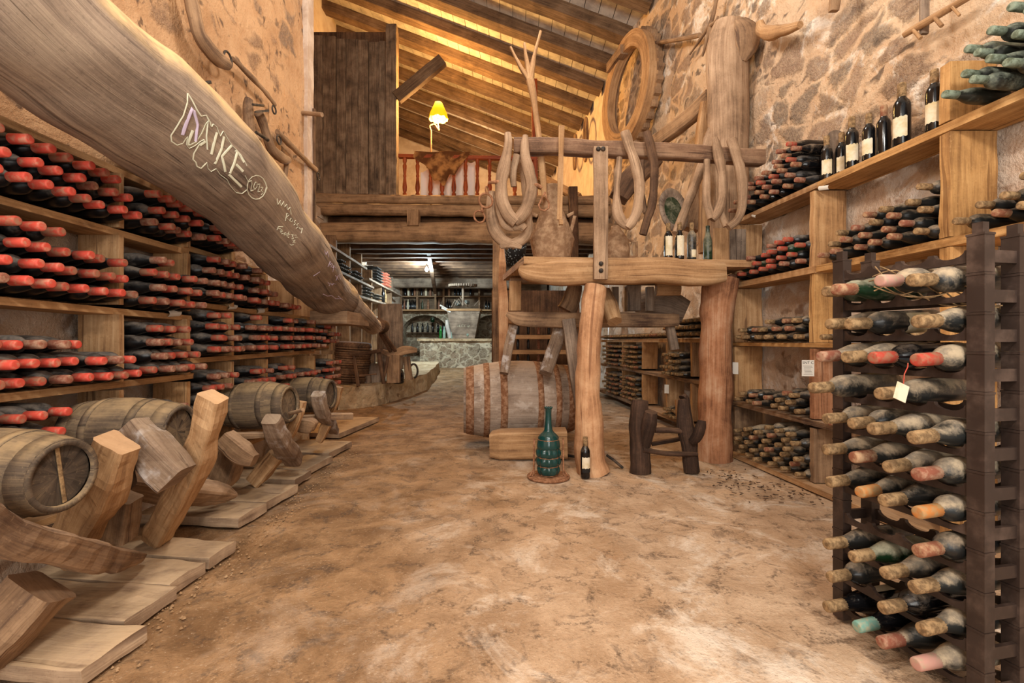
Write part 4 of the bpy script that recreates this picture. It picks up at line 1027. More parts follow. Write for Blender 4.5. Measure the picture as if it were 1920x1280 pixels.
h5=hame('small curved wood piece of tackle hanging under the bulky collar',
 [[(932,372,3.52,10),(936,400,3.50,11),(948,424,3.48,13),(962,428,3.48,12)],[(962,428,3.48,11),(976,424,3.48,18),(984,430,3.48,14)]])
h3=hame('slender pale horse collar hanging just past the bolted board',
 [[(1172,248,3.50,18),(1180,275,3.48,19),(1192,310,3.46,19),(1199,350,3.46,20),(1196,390,3.46,20),(1186,415,3.46,19),(1177,428,3.46,12)],
  [(1162,295,3.55,12),(1158,335,3.53,14),(1156,375,3.50,16),(1160,405,3.48,22),(1170,420,3.48,18),(1180,420,3.48,22)]])
h4=hame('single reddish curved collar arm hanging beside the slender pale collar',
 [[(1212,248,3.52,14),(1220,275,3.50,18),(1226,310,3.50,17),(1226,350,3.50,17),(1222,385,3.48,17),(1212,415,3.46,17),(1205,440,3.46,13)],
  [(1205,300,3.56,8),(1204,340,3.56,9),(1206,380,3.56,9),(1210,400,3.5,9)]],mat='darkwood')
h6=hame('grey narrow horse collar hanging in front of the tall column',
 [[(1340,258,3.62,10),(1346,285,3.60,16),(1353,325,3.60,18),(1354,365,3.60,18),(1346,395,3.60,18),(1335,412,3.60,14)],
  [(1326,300,3.66,14),(1325,340,3.64,14),(1326,380,3.62,15),(1334,410,3.60,16)]])
h7=hame('brown long-armed horse collar hanging nearest to the wall shelves',
 [[(1372,262,3.62,18),(1380,290,3.60,19),(1390,335,3.60,19),(1392,380,3.60,18),(1384,410,3.60,16),(1365,426,3.60,14)],
  [(1356,300,3.68,12),(1352,350,3.66,12),(1352,395,3.64,13),(1362,424,3.62,14)]])
# pale notched stick
st=thing('notched_stick','pale straight stick with a notched foot hanging in front of the jug','stick',P(1050,423,3.45))
stsh=plank(P(1053,236,3.46),P(1049,412,3.46),.040,.022,up=(0,1,0),jit=.003,n=20).build('shaft',M['oak'],st)
m=MB(); m.box(P(1052,417,3.46),(.03,.03,.035)); m.build('foot',M['oak'],stsh)
# wooden pitchfork
pf=thing('wooden_pitchfork','three-pronged wooden pitchfork standing up behind the pole','pitchfork',P(1027,385,3.75))
pfs=timber([(1021,370,3.74,11),(1016,310,3.74,12),(1008,240,3.74,12),(1000,180,3.74,12),(994,150,3.74,15)],1,circ(10),sub=4).build('shaft',M['oak'],pf)
for px in ([(994,155,3.74,14),(982,135,3.74,9),(968,110,3.74,7),(957,88,3.74,5)],[(994,155,3.74,12),(990,130,3.74,8),(986,105,3.74,6),(983,80,3.74,4)],[(994,155,3.74,14),(998,125,3.74,9),(1004,95,3.74,8),(1014,58,3.74,5)]):
    timber(px,.9,circ(8),sub=5).build('prong',M['oak'],pf)
MB().tube([P(x,y,3.40) for x,y in ((1022,360),(1016,372),(1010,384),(1013,393),(1021,395),(1029,390),(1029,380),(1024,370),(1022,360))],.007,8).build('iron_loop',M['rust'],pfs)
# ================================================================ ON THE FLOOR
bb,RB_,hdb=barrel('large_barrel','large pale wine barrel with rusty hoops lying on a wooden block',(-.475,4.56,.425),(1,.10,0),1.08,.385,.315,'bigstave',[(.055,.075,.004),(.20,.055,.004),(.345,.065,.004),(.66,.055,.004),(.82,.055,.004),(.945,.075,.004)],'rusthoop',None,36)
cb=MB().sweep([(P(921,842,4.03),.09,.10),(P(938,842,4.02),.11,.115),(P(1062,840,4.0),.11,.115)],rect(.12,2),jit=.006,sm=False)
o=cb.build('barrel_block',M['oak']); T(o,'squared pale wooden block wedged on the floor before the large barrel','wooden block'); o.location.z=0
# demijohn in its stand
dc=V(.268,3.42,0)
ds=thing('demijohn_stand','round iron stand with two upright bars holding the green demijohn','stand',dc)
MB().lathe([(0,0),(0,.155),(.012,.158),(.016,.150),(.016,0)],32,Matrix.Translation(dc)).build('base_plate',M['rust'],ds)
for sx in (-1,1):
    MB().tube([dc+V(sx*.118,-.02,.0165),dc+V(sx*.108,-.02,.03),dc+V(sx*.106,-.02,.29)],.007,8).build('bar',M['rust'],ds)
    MB().tube([dc+V(sx*.14,-.05,.022),dc+V(sx*.118,-.02,.05),dc+V(sx*.106,-.0,.06)],.006,6).build('foot',M['rust'],ds)
dj=thing('demijohn','teal-green glass demijohn bulging through a wire cage','demijohn',dc+V(0,0,.02))
m=MB(); n=48; prof=[]
z0=.022
body=[(0,.0),(.0,.055)]
for i in range(61):
    z=.262*i/60
    ang=z/.262*4*PI
    band=abs(math.sin(ang/2*2*.5*1.0)) if False else abs(math.sin(PI*4*z/.262))
    env=.078+.016*math.sin(PI*min(1,z/.20)*.75)
    if z>.2: env*=1-.10*(z-.2)/.062
    body.append((z0+z,(env,band)))
base=len(m.v)
rings=[]
for z,e in body[2:]:
    r=[]
    for j in range(n):
        a=2*PI*j/n; lob=abs(math.sin(a*5))
        amp=.018 if z<z0+.195 else .006
        b=(e[1]**.5)*(lob**.5)
        rr=e[0]-amp+amp*b*1.15
        r.append(V(dc.x+rr*math.cos(a),dc.y+rr*math.sin(a),z))
    rings.append(r)
for z,rr in ((.295,.078),(.315,.062),(.335,.040),(.35,.031),(.40,.025),(.47,.022),(.50,.024),(.51,.028),(.512,.031),(.517,.031),(.518,.022)):
    rings.append([V(dc.x+rr*math.cos(2*PI*j/n),dc.y+rr*math.sin(2*PI*j/n),z+(.003*math.sin(j*1.3) if z>.505 else 0)) for j in range(n)])
for r in rings: m.v.extend(r)
for k in range(len(rings)-1):
    for j in range(n):
        j2=(j+1)%n; m.face((k*n+j,k*n+j2,(k+1)*n+j2,(k+1)*n+j),[(0,0),(0,1),(1,1),(1,0)],0,True)
m.face(list(range(n))[::-1],[(0,0)]*n,0,False)
tg_=NT('teal_demijohn_glass'); o_=tg_.coord(); nn_=tg_.noise(o_,9,5,.7)
cc_=tg_.mix(tg_.math('MULTIPLY',tg_.step(nn_,.5,.8),.3),'#0e3a38','#5f7a70'); cc_=tg_.mix(tg_.math('MULTIPLY',tg_.up(.6,1),.35),cc_,'#8a8a74')
M['teal']=tg_.out(cc_,.18,.6)
m.build('glass',M['teal'],dj)
for zi in range(5):
    z=z0+.262*zi/4*.98+.002; e=.078+.016*math.sin(PI*min(1,(z-z0)/.20)*.75); rr=e-.014
    if zi==4: rr=.076
    if zi==0: rr=.066
    m=MB(); m.tube([dc+V(rr*math.cos(2*PI*j/40),rr*math.sin(2*PI*j/40),z) for j in range(40)],.0028,6,closed=True); m.build('wire_hoop',M['rust'],dj)
for j in range(10):
    a=PI*j/5
    pts=[]
    for i in range(13):
        z=z0+.255*i/12; e=.078+.016*math.sin(PI*min(1,(z-z0)/.20)*.75); rr=e-.0155+.001
        pts.append(dc+V(rr*math.cos(a),rr*math.sin(a),z))
    MB().tube(pts,.0024,5).build('wire',M['rust'],dj)
# bottle on the floor
fb=bottle(Matrix.Translation(V(.537,3.40,.002))@Matrix.Rotation(.25,4,'Z'),'dark bottle with a cream label standing on the floor before the rustic post',None,'glassup','cork',.232,'bord','z','standing_bottle',1.0,'dusty_seal','bottle',(.075,.155,2.2))
m=MB(); m.grid(lambda u,v:V(.0358*math.cos(-PI/2+(u-.5)*2.2),.0358*math.sin(-PI/2+(u-.5)*2.2),.045+.028*v),12,2)
ob=bpy.data.objects.new('black_label_band',m.mesh('black_label_band',M['ink'])); C.objects.link(ob); ob.parent=fb
# iron bar and stick at the foot of the post
o=MB().tube([P(1168,882,3.62),P(1152,868,3.66),P(1138,858,3.72)],.011,8).build('iron_bar',M['iron']); o.location.z=.004; T(o,'dark iron bar lying on the floor by the rustic post','bar')
o=MB().tube([P(1080,846,3.9),P(1060,843,4.02)],.012,8).build('iron_stub',M['iron']); o.location.z=.004; T(o,'short iron stub on the floor behind the demijohn','bar')
# black trestle of forked logs
tr=thing('log_trestle','low trestle of blackened forked logs on the floor by the fat post','trestle',V(1.2,3.55,0))
timber([(1201,886,3.55,42),(1200,840,3.55,36),(1198,800,3.55,36),(1199,765,3.55,34),(1200,750,3.55,30)],.9,circ(14),jit=.016,sub=5,js=6).build('leg',M['trestle'],tr)
timber([(1208,842,3.52,18),(1212,818,3.50,26),(1218,792,3.46,27),(1221,772,3.44,24)],1,circ(12),jit=.012,sub=4,js=7).build('fork',M['trestle'],tr)
timber([(1296,884,3.55,30),(1294,850,3.55,30),(1289,820,3.56,34),(1284,790,3.58,30),(1282,750,3.62,22),(1280,748,3.62,20)],.8,circ(14),jit=.012,sub=5,js=6).build('leg',M['trestle'],tr)
timber([(1298,828,3.5,16),(1308,818,3.47,20),(1314,800,3.45,20),(1316,788,3.45,17)],1,circ(12),jit=.01,sub=4,js=7).build('fork',M['trestle'],tr)
timber([(1228,806,3.55,8),(1260,806,3.55,11),(1300,812,3.55,10)],1,circ(10),jit=.008,sub=4).build('rung',M['trestle'],tr)
timber([(1205,842,3.50,11),(1250,850,3.50,10),(1308,851,3.50,9)],1,circ(10),jit=.008,sub=4).build('rung',M['trestle'],tr)
timber([(1222,832,3.72,8),(1260,826,3.72,8),(1285,820,3.72,8)],1,circ(10),jit=.006,sub=4).build('rung',M['trestle'],tr)
timber([(1286,802,3.66,28),(1282,770,3.68,26),(1279,748,3.70,22)],.6,rect(.2,2),jit=.008,sub=3).build('board',M['oak'],tr)
# litter of dry leaves
m=MB(); random.seed(21)
for i in range(150):
    x,y=random.choice([(1.62,3.45),(1.55,3.2),(1.78,3.1),(2.0,3.0)]); x+=random.gauss(0,.10); y+=random.gauss(0,.14)
    if y>3.62 or x>XR(y)-.08: continue
    m.box((x,y,.004+random.random()*.008),(.012+random.random()*.02,.008,.003),Matrix.Rotation(random.random()*6,4,'Z')@Matrix.Rotation(random.uniform(-.4,.4),4,'X'))
T(m.build('dry_litter',M['trestle'],org=Vector()),'scattered dry leaf litter on the floor by the fat post','litter',kind='stuff')

# dark perforated basket hanging at the table end
c=P(966,478,4.75)
o=MB().lathe([(-.12,0),(-.12,.09),(.12,.12),(.125,.11),(-.10,.08)],20,Matrix.Translation(c)).build('hanging_basket',M['basket'])
T(o,'dark perforated basket at the table end under the low horse collar','basket')
# ================================================================ STONE PLATFORM AND THE PRESS GEAR ON IT
pl=[(-3.42,6.6),(-2.55,6.75),(-2.12,7.1),(-1.80,8.1),(-1.62,8.8),(-1.70,10.2),(-1.85,11.8),(-3.42,11.8)]
dense=[]
for a,b in zip(pl[1:-1],pl[2:-1]):
    for k in range(6): dense.append((a[0]+(b[0]-a[0])*k/6,a[1]+(b[1]-a[1])*k/6))
dense.append(pl[-2])
pz=lambda y: .325+.035*max(0,y-7)
m=MB()
def kerbfn(u,v):
    i=u*(len(dense)-1); k=min(int(i),len(dense)-2); t=i-k
    x=dense[k][0]+(dense[k+1][0]-dense[k][0])*t; y=dense[k][1]+(dense[k+1][1]-dense[k][1])*t
    z=-.03+(pz(y)+.03)*v; b=.03*nz((x,y,z),5)+.03*(1-v)
    return (x+b,y-b*.3,z)
m.grid(kerbfn,60,8)
m.grid(lambda u,v: (lambda q:(q[0]-(q[0]+3.42)*v,q[1]+.05*v,pz(q[1])+.008*nz(q,4)))(kerbfn(u,1)),40,8)
S(m.build('floor_platform',M['kerb'],org=Vector()))
py=lambda X,Y: V(X,Y,pz(Y))
sp=timber([(732,692,7.7,48),(732,640,7.7,48),(732,600,7.7,46),(731,571,7.7,44)],1,circ(18),jit=.01,sub=5).build('press_post',M['greywood'])
T(sp,'thick grey upright post on the stone platform behind the low end of the press beam','post',kind='thing')
mc=py(-2.58,7.45); prof=[(0,0),(0,.27)]
for i in range(18): prof+=[(.036*i+.008,.285+.01*math.sin(i)),(.036*i+.03,.27+.01*math.sin(i*1.7))]
prof+=[(.655,.2),(.66,0)]
o=MB().lathe(prof,28,Matrix.Translation(mc)@Matrix.Rotation(.06,4,'Y'),sm=False).build('mat_stack',M['darkwood'])
T(o,'round stack of brown woven press mats on the stone platform','mat stack')
# log roller with rods and seat-like board
rl=thing('press_roller','round log roller with two rods running down to a curved board on the platform','press part',P(735,700,7.2))
MB().sweep([(P(708,609,6.55),.105,.105),(P(718,612,7.1),.10,.10)],circ(20)).build('roller',M['darkwood'],rl)
for a in (0,9): timber([(713+a*.6,625,6.9,6),(733+a,658,7.25,6)],1,rect(.2,1),sub=1).build('rod',M['darkwood'],rl)
timber([(718,659,7.3,10,.5),(735,664,7.25,13,.4),(760,656,7.25,17,.35),(782,657,7.3,8,.4)],.4,rect(.3,2),sub=4,jit=.006).build('board',M['oldwood'],rl)
timber([(738,717,7.2,24),(738,665,7.2,24)],.6,rect(.2,2),sub=1,jit=.008).build('leg',M['oldwood'],rl)
timber([(767,712,7.4,14),(762,668,7.4,12)],.6,rect(.2,2),sub=2,jit=.006).build('leg',M['oldwood'],rl)
fr_=thing('work_stand','dark open work frame with splayed legs in front of the mat stack','frame stand',P(690,725,6.98))
for px in ([(658,664,7.0,7),(690,661,6.95,7),(714,657,6.9,7)],[(664,666,7.0,6),(672,724,6.9,6)],[(710,660,6.95,7),(720,719,6.9,7)],[(728,668,6.95,5),(718,719,6.92,5)],[(674,704,6.92,3),(706,701,6.92,3)]):
    timber(px,.8,rect(.2,1),sub=2).build('bar',M['darkwood'],fr_)
for i,(x,y,w,h) in enumerate(((690,690,26,60),(702,700,24,36),(684,712,22,18))):
    o=MB(); c=P(x,y,7.6-.1*i); o.sweep([(V(c.x,c.y,pz(c.y)),w/2/F*7.4,.06),(V(c.x,c.y,CH+(640-y+h/2)/F*7.4),w/2/F*7.3,.05)],rect(.3,2),up=(0,1,0),jit=.02)
    o=o.build('timber_offcut',M['greywood' if i else 'oldwood']); T(o,['tall timber offcut standing behind the dark frame','medium timber offcut behind the dark frame','low timber offcut at the foot of the dark frame'][i],'timber')
c=py(-1.79,7.35)
c=P(747,716,7.35); c.z=pz(7.35)
dm=thing('caged_demijohn','black caged demijohn standing near the platform edge','demijohn',c)
MB().lathe([(0,0),(0,.075),(.01,.085),(.16,.088),(.20,.075),(.23,.04),(.26,.03),(.275,.03),(.275,0)],20,Matrix.Translation(c)).build('glass',M['glassup'],dm)
for z in (.03,.09,.15): MB().tube([c+V(.09*math.cos(2*PI*j/20),.09*math.sin(2*PI*j/20),z) for j in range(20)],.004,5,closed=True).build('hoop',M['iron'],dm)
c=P(775,704,8.0); c.z=pz(8.0)
o=MB().tube([c+V(.07*math.cos(a*.25-1.4),.02,.13+.12*math.sin(a*.25-1.4)) for a in range(18)],.018,8).build('iron_hook',M['iron']); T(o,'heavy curved iron hook standing on the platform','hook')
# ================================================================ SHELVES UNDER THE LOFT
cs=thing('cellar_shelving','board shelving along the far wall under the loft','shelving',(-3.3,10,.4))
for (y0,y1,z0,z1) in ((6.9,9.9,2.68,2.55),(8.0,10.4,2.27,2.20),(10.05,13.0,2.36,2.28),(8.5,11.4,1.92,1.92),(8.4,12.6,1.55,1.55)):
    plank((-3.26,y0,z0),(-3.26,y1,z1),.34,.045,jit=.006).build('shelf',M['greywood'],cs)
for y in (7.6,8.3,9.0,9.7,10.4,11.2,12.1):
    plank((-3.28,y,.5),(-3.28,y,2.9 if y<10 else 2.6),.28,.05,up=(0,1,0),jit=.006).build('upright',M['oldwood'],cs)
CB={}
def small(Mx,label,grp,mat='glassup',up=False):
    k=('cb',mat,up)
    if k not in CB: CB[k]=MB().lathe([(0,0),(0,.034),(.012,.037),(.185,.037),(.225,.022),(.245,.015),(.298,.0155),(.30,0)],10,MID if up else MX).mesh('cellar_bottle',M[mat])
    o=bpy.data.objects.new('cellar_bottle',CB[k]); C.objects.link(o); o.matrix_world=Mx; T(o,label,'bottle',grp); ORG[o.name]=Vector()
CZ=lambda y: 2.36-.08*(y-10.05)/2.95+.024
def cstack(y0,zf,rows,mats,place):
    for r,n in enumerate(rows):
        for k in range(n):
            y=y0+.085*k+(.042 if r%2 else 0); mt=mats(k)
            small(Matrix.Translation((-3.36,y,zf(y)+.052+.067*r)),f"small {'red' if mt=='capred' else 'dark'} bottle, {ONES[k+1]} in {ROWS[r]} row, {place}",'bottles on the shelves under the loft',mt)
cstack(10.55,CZ,[7,6,7,6,5],lambda k:'glassred','stack before the red one under the loft')
cstack(11.35,CZ,[6,5,6,5,4],lambda k:'capred','red stack under the loft')
cstack(8.35,lambda y:2.27-.03*(y-8)+.024,[7,6,3],lambda k:'glassred','nearer high shelf under the loft')
cstack(9.06,lambda y:2.27-.03*(y-8)+.024,[7,5],lambda k:'glassred','second bay of the high shelf under the loft')
cstack(9.75,lambda y:1.945,[7,7,6],lambda k:'glassdusty','lower shelf under the loft')
cstack(10.5,lambda y:1.945,[6,6],lambda k:'glassdusty','lower shelf end under the loft')
c=P(719,567,10.9); small(Matrix.Translation((-3.12,11.22,1.945))@Matrix.Scale(1.25,4),'tall dark bottle standing alone on the lower shelf under the loft',None,'glassup',True)
small(Matrix.Translation((-3.10,11.34,1.945))@Matrix.Scale(1.05,4),'pale dusty bottle standing beside the tall dark one under the loft',None,'cork',True)
# ---- back wall shelves
bs=thing('back_shelving','dark divided bottle shelves above the arches on the end wall','shelving',(-1.2,14.4,1.94))
MB().box((-1.2,14.33,1.955),(4.7,.40,.05)).build('ledge',M['oak'],bs)
MB().box((-1.2,14.40,2.385),(4.5,.28,.035)).build('shelf',M['oldwood'],bs)
MB().box((-1.2,14.60,2.4),(4.6,.04,.95)).build('back_panel',M['loftplank'],bs)
for x in (130,305,505,592,980,1130):
    X=(730+x/5.817-960)/F*14.3
    MB().box((X,14.40,2.42),(.06,.27,.86)).build('divider',M['oldwood'],bs)
def bk(x,z,mat,l):
    X=(730+x/5.817-960)/F*14.3
    small(Matrix.Translation((X,14.33,z))@Matrix.Scale(1.0+.06*math.sin(x),4),l,'bottles above the arches',mat,True)
UPB=[(170,'glassup'),(205,'label'),(250,'glassup'),(275,'capbrown'),(350,'glassup'),(397,'label'),(445,'capfade'),(650,'capbrown'),(715,'glassup'),(750,'glassup'),(780,'glassup'),(885,'glassup')]
LOB=[(142,'glassup'),(162,'capfade'),(182,'glassup'),(202,'label'),(222,'glassup'),(246,'glassup'),(266,'glassup'),(286,'glassup'),(358,'glassgreen'),(422,'capbrown'),(540,'capfade'),(630,'glassup'),(658,'glassup'),(1085,'glassup'),(1055,'glassup')]
WD={'glassup':'black','label':'cream','capbrown':'brown','capfade':'reddish','glassgreen':'green'}
for i,(x,mt) in enumerate(UPB): bk(x,2.405,mt,f"{WD[mt]} bottle on the upper shelf above the arches, {ONES[i+1]} along it")
for i,(x,mt) in enumerate(LOB): bk(x,1.985,mt,f"{WD[mt]} bottle on the ledge above the arches, {(ONES+['fourteenth','fifteenth'])[i+1]} along it")
# inside the arches
ar=thing('arch_shelf','dark shelf with thin rail inside the larger arch of the end wall','shelf',(-2.7,15,.3))
MB().box((-2.72,15.0,1.28),(1.36,.3,.03)).build('board',M['darkwood'],ar); MB().box((-2.72,15.0,.72),(1.36,.3,.03)).build('board',M['darkwood'],ar)
for i in range(7): small(Matrix.Translation((-3.22+.165*i,15.0,1.30)),f"dark bottle inside the larger arch, {ONES[i+1]} along the shelf",'bottles inside the arch','glassup' if i%3 else 'glassred',True)
lt=thing('hanging_lantern','tiny lantern hanging in the crown of the larger arch','lantern',P(811,607,14.6))
MB().lathe([(0,0),(0,.06),(.14,.07),(.16,.03),(.22,.01),(.30,.006)],12,Matrix.Translation(P(811,604,14.6))).build('body',M['glassgreen'],lt)
# ---- counter with hopper
ct=thing('stone_counter','low rubble-stone bar counter with a plain slab top before the arches','counter',(-1.5,12.9,.28))
def cfn(u,v):
    x=-2.52+2.5*u; z=.26+.76*v
    return (x,12.68+.03*nz((x,3,z),4)+.015*nz((x,1,z),11),z)
m=MB(); m.grid(cfn,50,16); m.box((-1.27,12.98,.64),(2.5,.55,.76)); m.build('body',M['counter'],ct)
plank((-2.58,12.95,1.045),(.02,12.95,1.045),.66,.07,jit=.012,n=20).build('slab_top',M['kerb'],ct)
hp=thing('wooden_hopper','tapered wooden grape hopper standing on the stone counter','hopper',(-1.33,12.9,1.08))
def ring4(z,hw,hd): return [V(-1.32+sx*hw,12.9+sy*hd,z) for sx,sy in ((-1,-1),(1,-1),(1,1),(-1,1))]
m=MB(); A=ring4(1.085,.30,.22); B=ring4(1.86,.45,.30); A2=ring4(1.10,.27,.19); B2=ring4(1.86,.42,.27)
for lo,hi,fl in ((A,B,0),(A2,B2,1)):
    for i in range(4):
        j=(i+1)%4; b=len(m.v); m.v.extend([lo[i],lo[j],hi[j],hi[i]]); q=[(0,0),(.7,0),(.9,.8),(0,.8)]
        m.face((b,b+1,b+2,b+3) if not fl else (b+3,b+2,b+1,b),q)
hpb=m.build('body',M['greywood'],hp)
for i in range(4):
    j=(i+1)%4; m=MB(); m.sweep([(B[i],.025,.03),(B[j],.025,.03)],rect(.1,1),sm=False); m.build('rim',M['oak'],hp)
m=MB()
LET={'A':[[(0,0),(.5,1),(1,0)],[(.2,.4),(.8,.4)]],'L':[[(0,1),(0,0),(.9,0)]],'E':[[(.9,1),(0,1),(0,0),(.9,0)],[(0,.5),(.7,.5)]],'X':[[(0,0),(1,1)],[(0,1),(1,0)]],'D':[[(0,0),(0,1),(.6,.9),(.9,.5),(.6,.1),(0,0)]]}
for i,ch in enumerate('ALEX D'):
    for st in LET.get(ch,[]):
        pts=[]
        for (a,b) in st:
            x=-1.49+.058*i+.042*a; z=1.395+.06*b; t=(z-1.085)/.775; pts.append((V(x,12.9-(.22+.08*t)-.004,z),.004,.002))
        m.sweep(pts,circ(5))
m.build('chalk_letters',M['chalk'],hpb)
wg=thing('gear_wheel','flat horizontal toothed wheel on a short shaft above the hopper','gear wheel',P(868,557,12.4))
c=P(868,535,12.4); n=36
m=MB()
pts=[]
for i in range(n*4):
    r=.385 if (i%4)<2 else .355; a=2*PI*i/(n*4); pts.append((r*math.cos(a),r*math.sin(a)))
ring_=[(p[0],p[1]) for p in pts]
Mw=Matrix.Translation(c)@Matrix.Rotation(.05,4,'X')
# toothed annulus
b=len(m.v); inn=.29
for (x,y) in pts:
    r=math.hypot(x,y)
    for q,z in ((1,.03),(1,-.03),(inn/r,.03),(inn/r,-.03)): m.v.append(Mw@V(x*q,y*q,z))
N=len(pts)
for i in range(N):
    j=(i+1)%N
    for a_,b_ in ((0,2),(2,3),(3,1),(1,0)): m.face((b+i*4+a_,b+i*4+b_,b+j*4+b_,b+j*4+a_),[(0,0),(0,.1),(.1,.1),(.1,0)])
m.build('rim',M['greywood'],wg)
for k in range(3):
    a=k*PI/3; m=MB(); m.tube([c+V(.3*math.cos(a),.3*math.sin(a),0),c-V(.3*math.cos(a),.3*math.sin(a),0)],.018,6); m.build('spoke',M['greywood'],wg)
MB().tube([c,P(868,572,12.5)],.03,10).build('shaft',M['greywood'],wg)
M['metal']=plain('pale_metal','#8f918a',.5,.4,.5,'#6f6a60',30)
gm=thing('crusher_gear','pale metal crusher gearing with bent arms sitting in the hopper top','crusher',P(865,578,12.8))
MB().sweep([(P(856,568,12.8),.075,.075),(P(861,569,12.9),.075,.075)],circ(16)).build('cog',M['metal'],gm)
MB().sweep([(P(873,566,12.8),.055,.055),(P(878,567,12.9),.055,.055)],circ(14)).build('cog',M['metal'],gm)
for q in (((846,576),(853,562),(862,570)),((862,556),(870,566),(878,575)),((852,574),(860,560),(868,574)),((889,573),(898,563),(899,572))):
    MB().tube([P(x,y,12.75) for x,y in q],.014,6).build('arm',M['greywood'],gm)
for q in (((825,572),(838,579),(844,582)),((828,577),(840,583),(845,585))):
    MB().tube([P(x,y,12.6) for x,y in q],.025,6).build('crank_arm',M['white'],gm)
pp=timber([(838,600,12.66,6),(839,612,12.70,8),(842,624,12.72,8),(844,633,12.74,7)],1,circ(10),sub=4).build('white_hose',M['white']); T(pp,'white bent hose coming down beside the hopper','hose')
def clr(name,c,rough=.05):
    t=NT(name); t.b.inputs['Transmission Weight'].default_value=.6; return t.out(c,rough,.5)
M['greenglass']=clr('green_clear_glass','#2c8a3c'); M['palegreen']=clr('pale_green_glass','#b7d3c4')
for x,mt,s,l in ((826,'greenglass',1.05,'bright green bottle standing on the stone counter'),(833,'palegreen',1.05,'pale clear bottle next to the bright green one on the counter'),(847,'palegreen',.75,'small clear bottle at the foot of the hopper on the counter')):
    c=P(x,636,12.72); c.z=1.083; small(Matrix.Translation(c)@Matrix.Scale(s*1.05,4),l,None,mt,True)
c=P(877,636,12.7); c.z=1.083
o=MB().lathe([(0,0),(0,.04),(.01,.012),(.05,.01),(.06,.04),(.13,.045),(.13,.04),(.065,.03),(.06,0)],14,Matrix.Translation(c)).build('wine_glass',M['palegreen']); T(o,'small stemmed glass on the counter before the hopper','glass')
# hanging bulb
bl=thing('bare_bulb','glaring bare bulb hanging from the chamber joists','bulb',P(800,509,11.0))
MB().lathe([(0,0),(.01,.03),(.04,.045),(.07,.035),(.09,.018),(.10,.015)],14,Matrix.Translation(P(800,509,11.0))).build('glass',M['bulb'],bl)
MB().lathe([(.10,.02),(.15,.02),(.15,0)],12,Matrix.Translation(P(800,509,11.0))).build('socket',M['iron'],bl)
MB().tube([P(800,497,11.0),P(800,480,11.0)],.006,6).build('cord',M['black'],bl)
# ---- ladder-like rack under and behind the table
lr=thing('slatted_rack','tall ladder-like bottle rack behind the table and the large barrel','bottle rack',(.1,6.3,0))
for x in (930,):
    plank(P(931,440,6.2),V(P(931,640,6.2).x,6.2,.01),.10,.09,up=(0,1,0),jit=.006).build('upright',M['oldwood'],lr)
plank((.86,6.3,0.01),(.86,6.3,1.6),.10,.09,up=(0,1,0),jit=.006).build('upright',M['darkwood'],lr)
for y in (603,632,660,688):
    z=CH+(640-y)/F*6.25
    plank((-.20,6.28,z),(.86,6.28,z),.22,.055,jit=.004).build('slat',M['oak'],lr)
plank((-.20,6.28,.25),(.86,6.28,.25),.22,.055,jit=.004).build('slat',M['oak'],lr)
for yi,y in enumerate((632,660,688)):
    z=CH+(640-y)/F*6.25+.042
    for k in range(6 if yi!=2 else 5):
        small(Matrix.Translation((-.06+.14*k,6.29,z))@Matrix.Scale(.55,4),f"little dark bottle on the {['upper','middle','lower'][yi]} slat of the ladder-like rack, {ONES[k+1]} along",'bottles on the ladder-like rack','glassred' if k%3 else 'capfade',True)
MB().box((.3,6.85,.9),(1.2,.05,1.7)).build('back_panel',M['darkwood'],lr)
cp_=timber([(944,466,5.6,13),(942,520,5.6,14),(944,570,5.6,18),(944,640,5.6,17),(944,794,5.6,17)],.7,rect(.2,2),sub=4,jit=.006).build('carved_post',M['postwood']); T(cp_,'carved red-brown upright behind the table end','post',kind='thing')
bk_=timber([(1012,702,5.0,20),(1012,660,5.0,20)],1,circ(12),sub=1,jit=.006)
o=MB().lathe([(0,0),(0,.16),(.25,.20),(.5,.17),(.5,0)],18,Matrix.Translation(V(.50,5.35,.0))).build('wooden_tub',M['oldwood']); T(o,'round wooden tub on the floor behind the large barrel','tub')
# ================================================================ LOFT
rl_=thing('loft_railing','red-brown turned baluster railing along the loft edge','railing',P(845,374,8.5))
plank(P(748,293,8.5),P(1000,298,8.5),.09,.06,jit=.003).build('handrail',M['jamwood'],rl_)
plank(P(748,372,8.5),P(1000,374,8.5),.09,.05,jit=.003).build('bottom_rail',M['jamwood'],rl_)
bpf=[(0,.035),(.08,.035),(.10,.022),(.14,.034),(.20,.040),(.30,.030),(.38,.022),(.41,.030),(.44,.022),(.52,.030),(.60,.036),(.64,.022),(.68,.035),(.76,.035)]
for x in (759,783,807,829,851,873,895,918,941,965):
    MB().lathe([(z*.98,r*1.1) for z,r in bpf],12,Matrix.Translation(P(x,371,8.5))).build('baluster',M['jamwood'],rl_)
o=plank(P(1003,376,8.6),P(1002,150,8.6),.10,.10,up=(0,1,0),jit=.003).build('loft_post',M['jamwood']); T(o,'slim varnished red post rising from the loft edge behind the pitchfork','post',kind='thing')
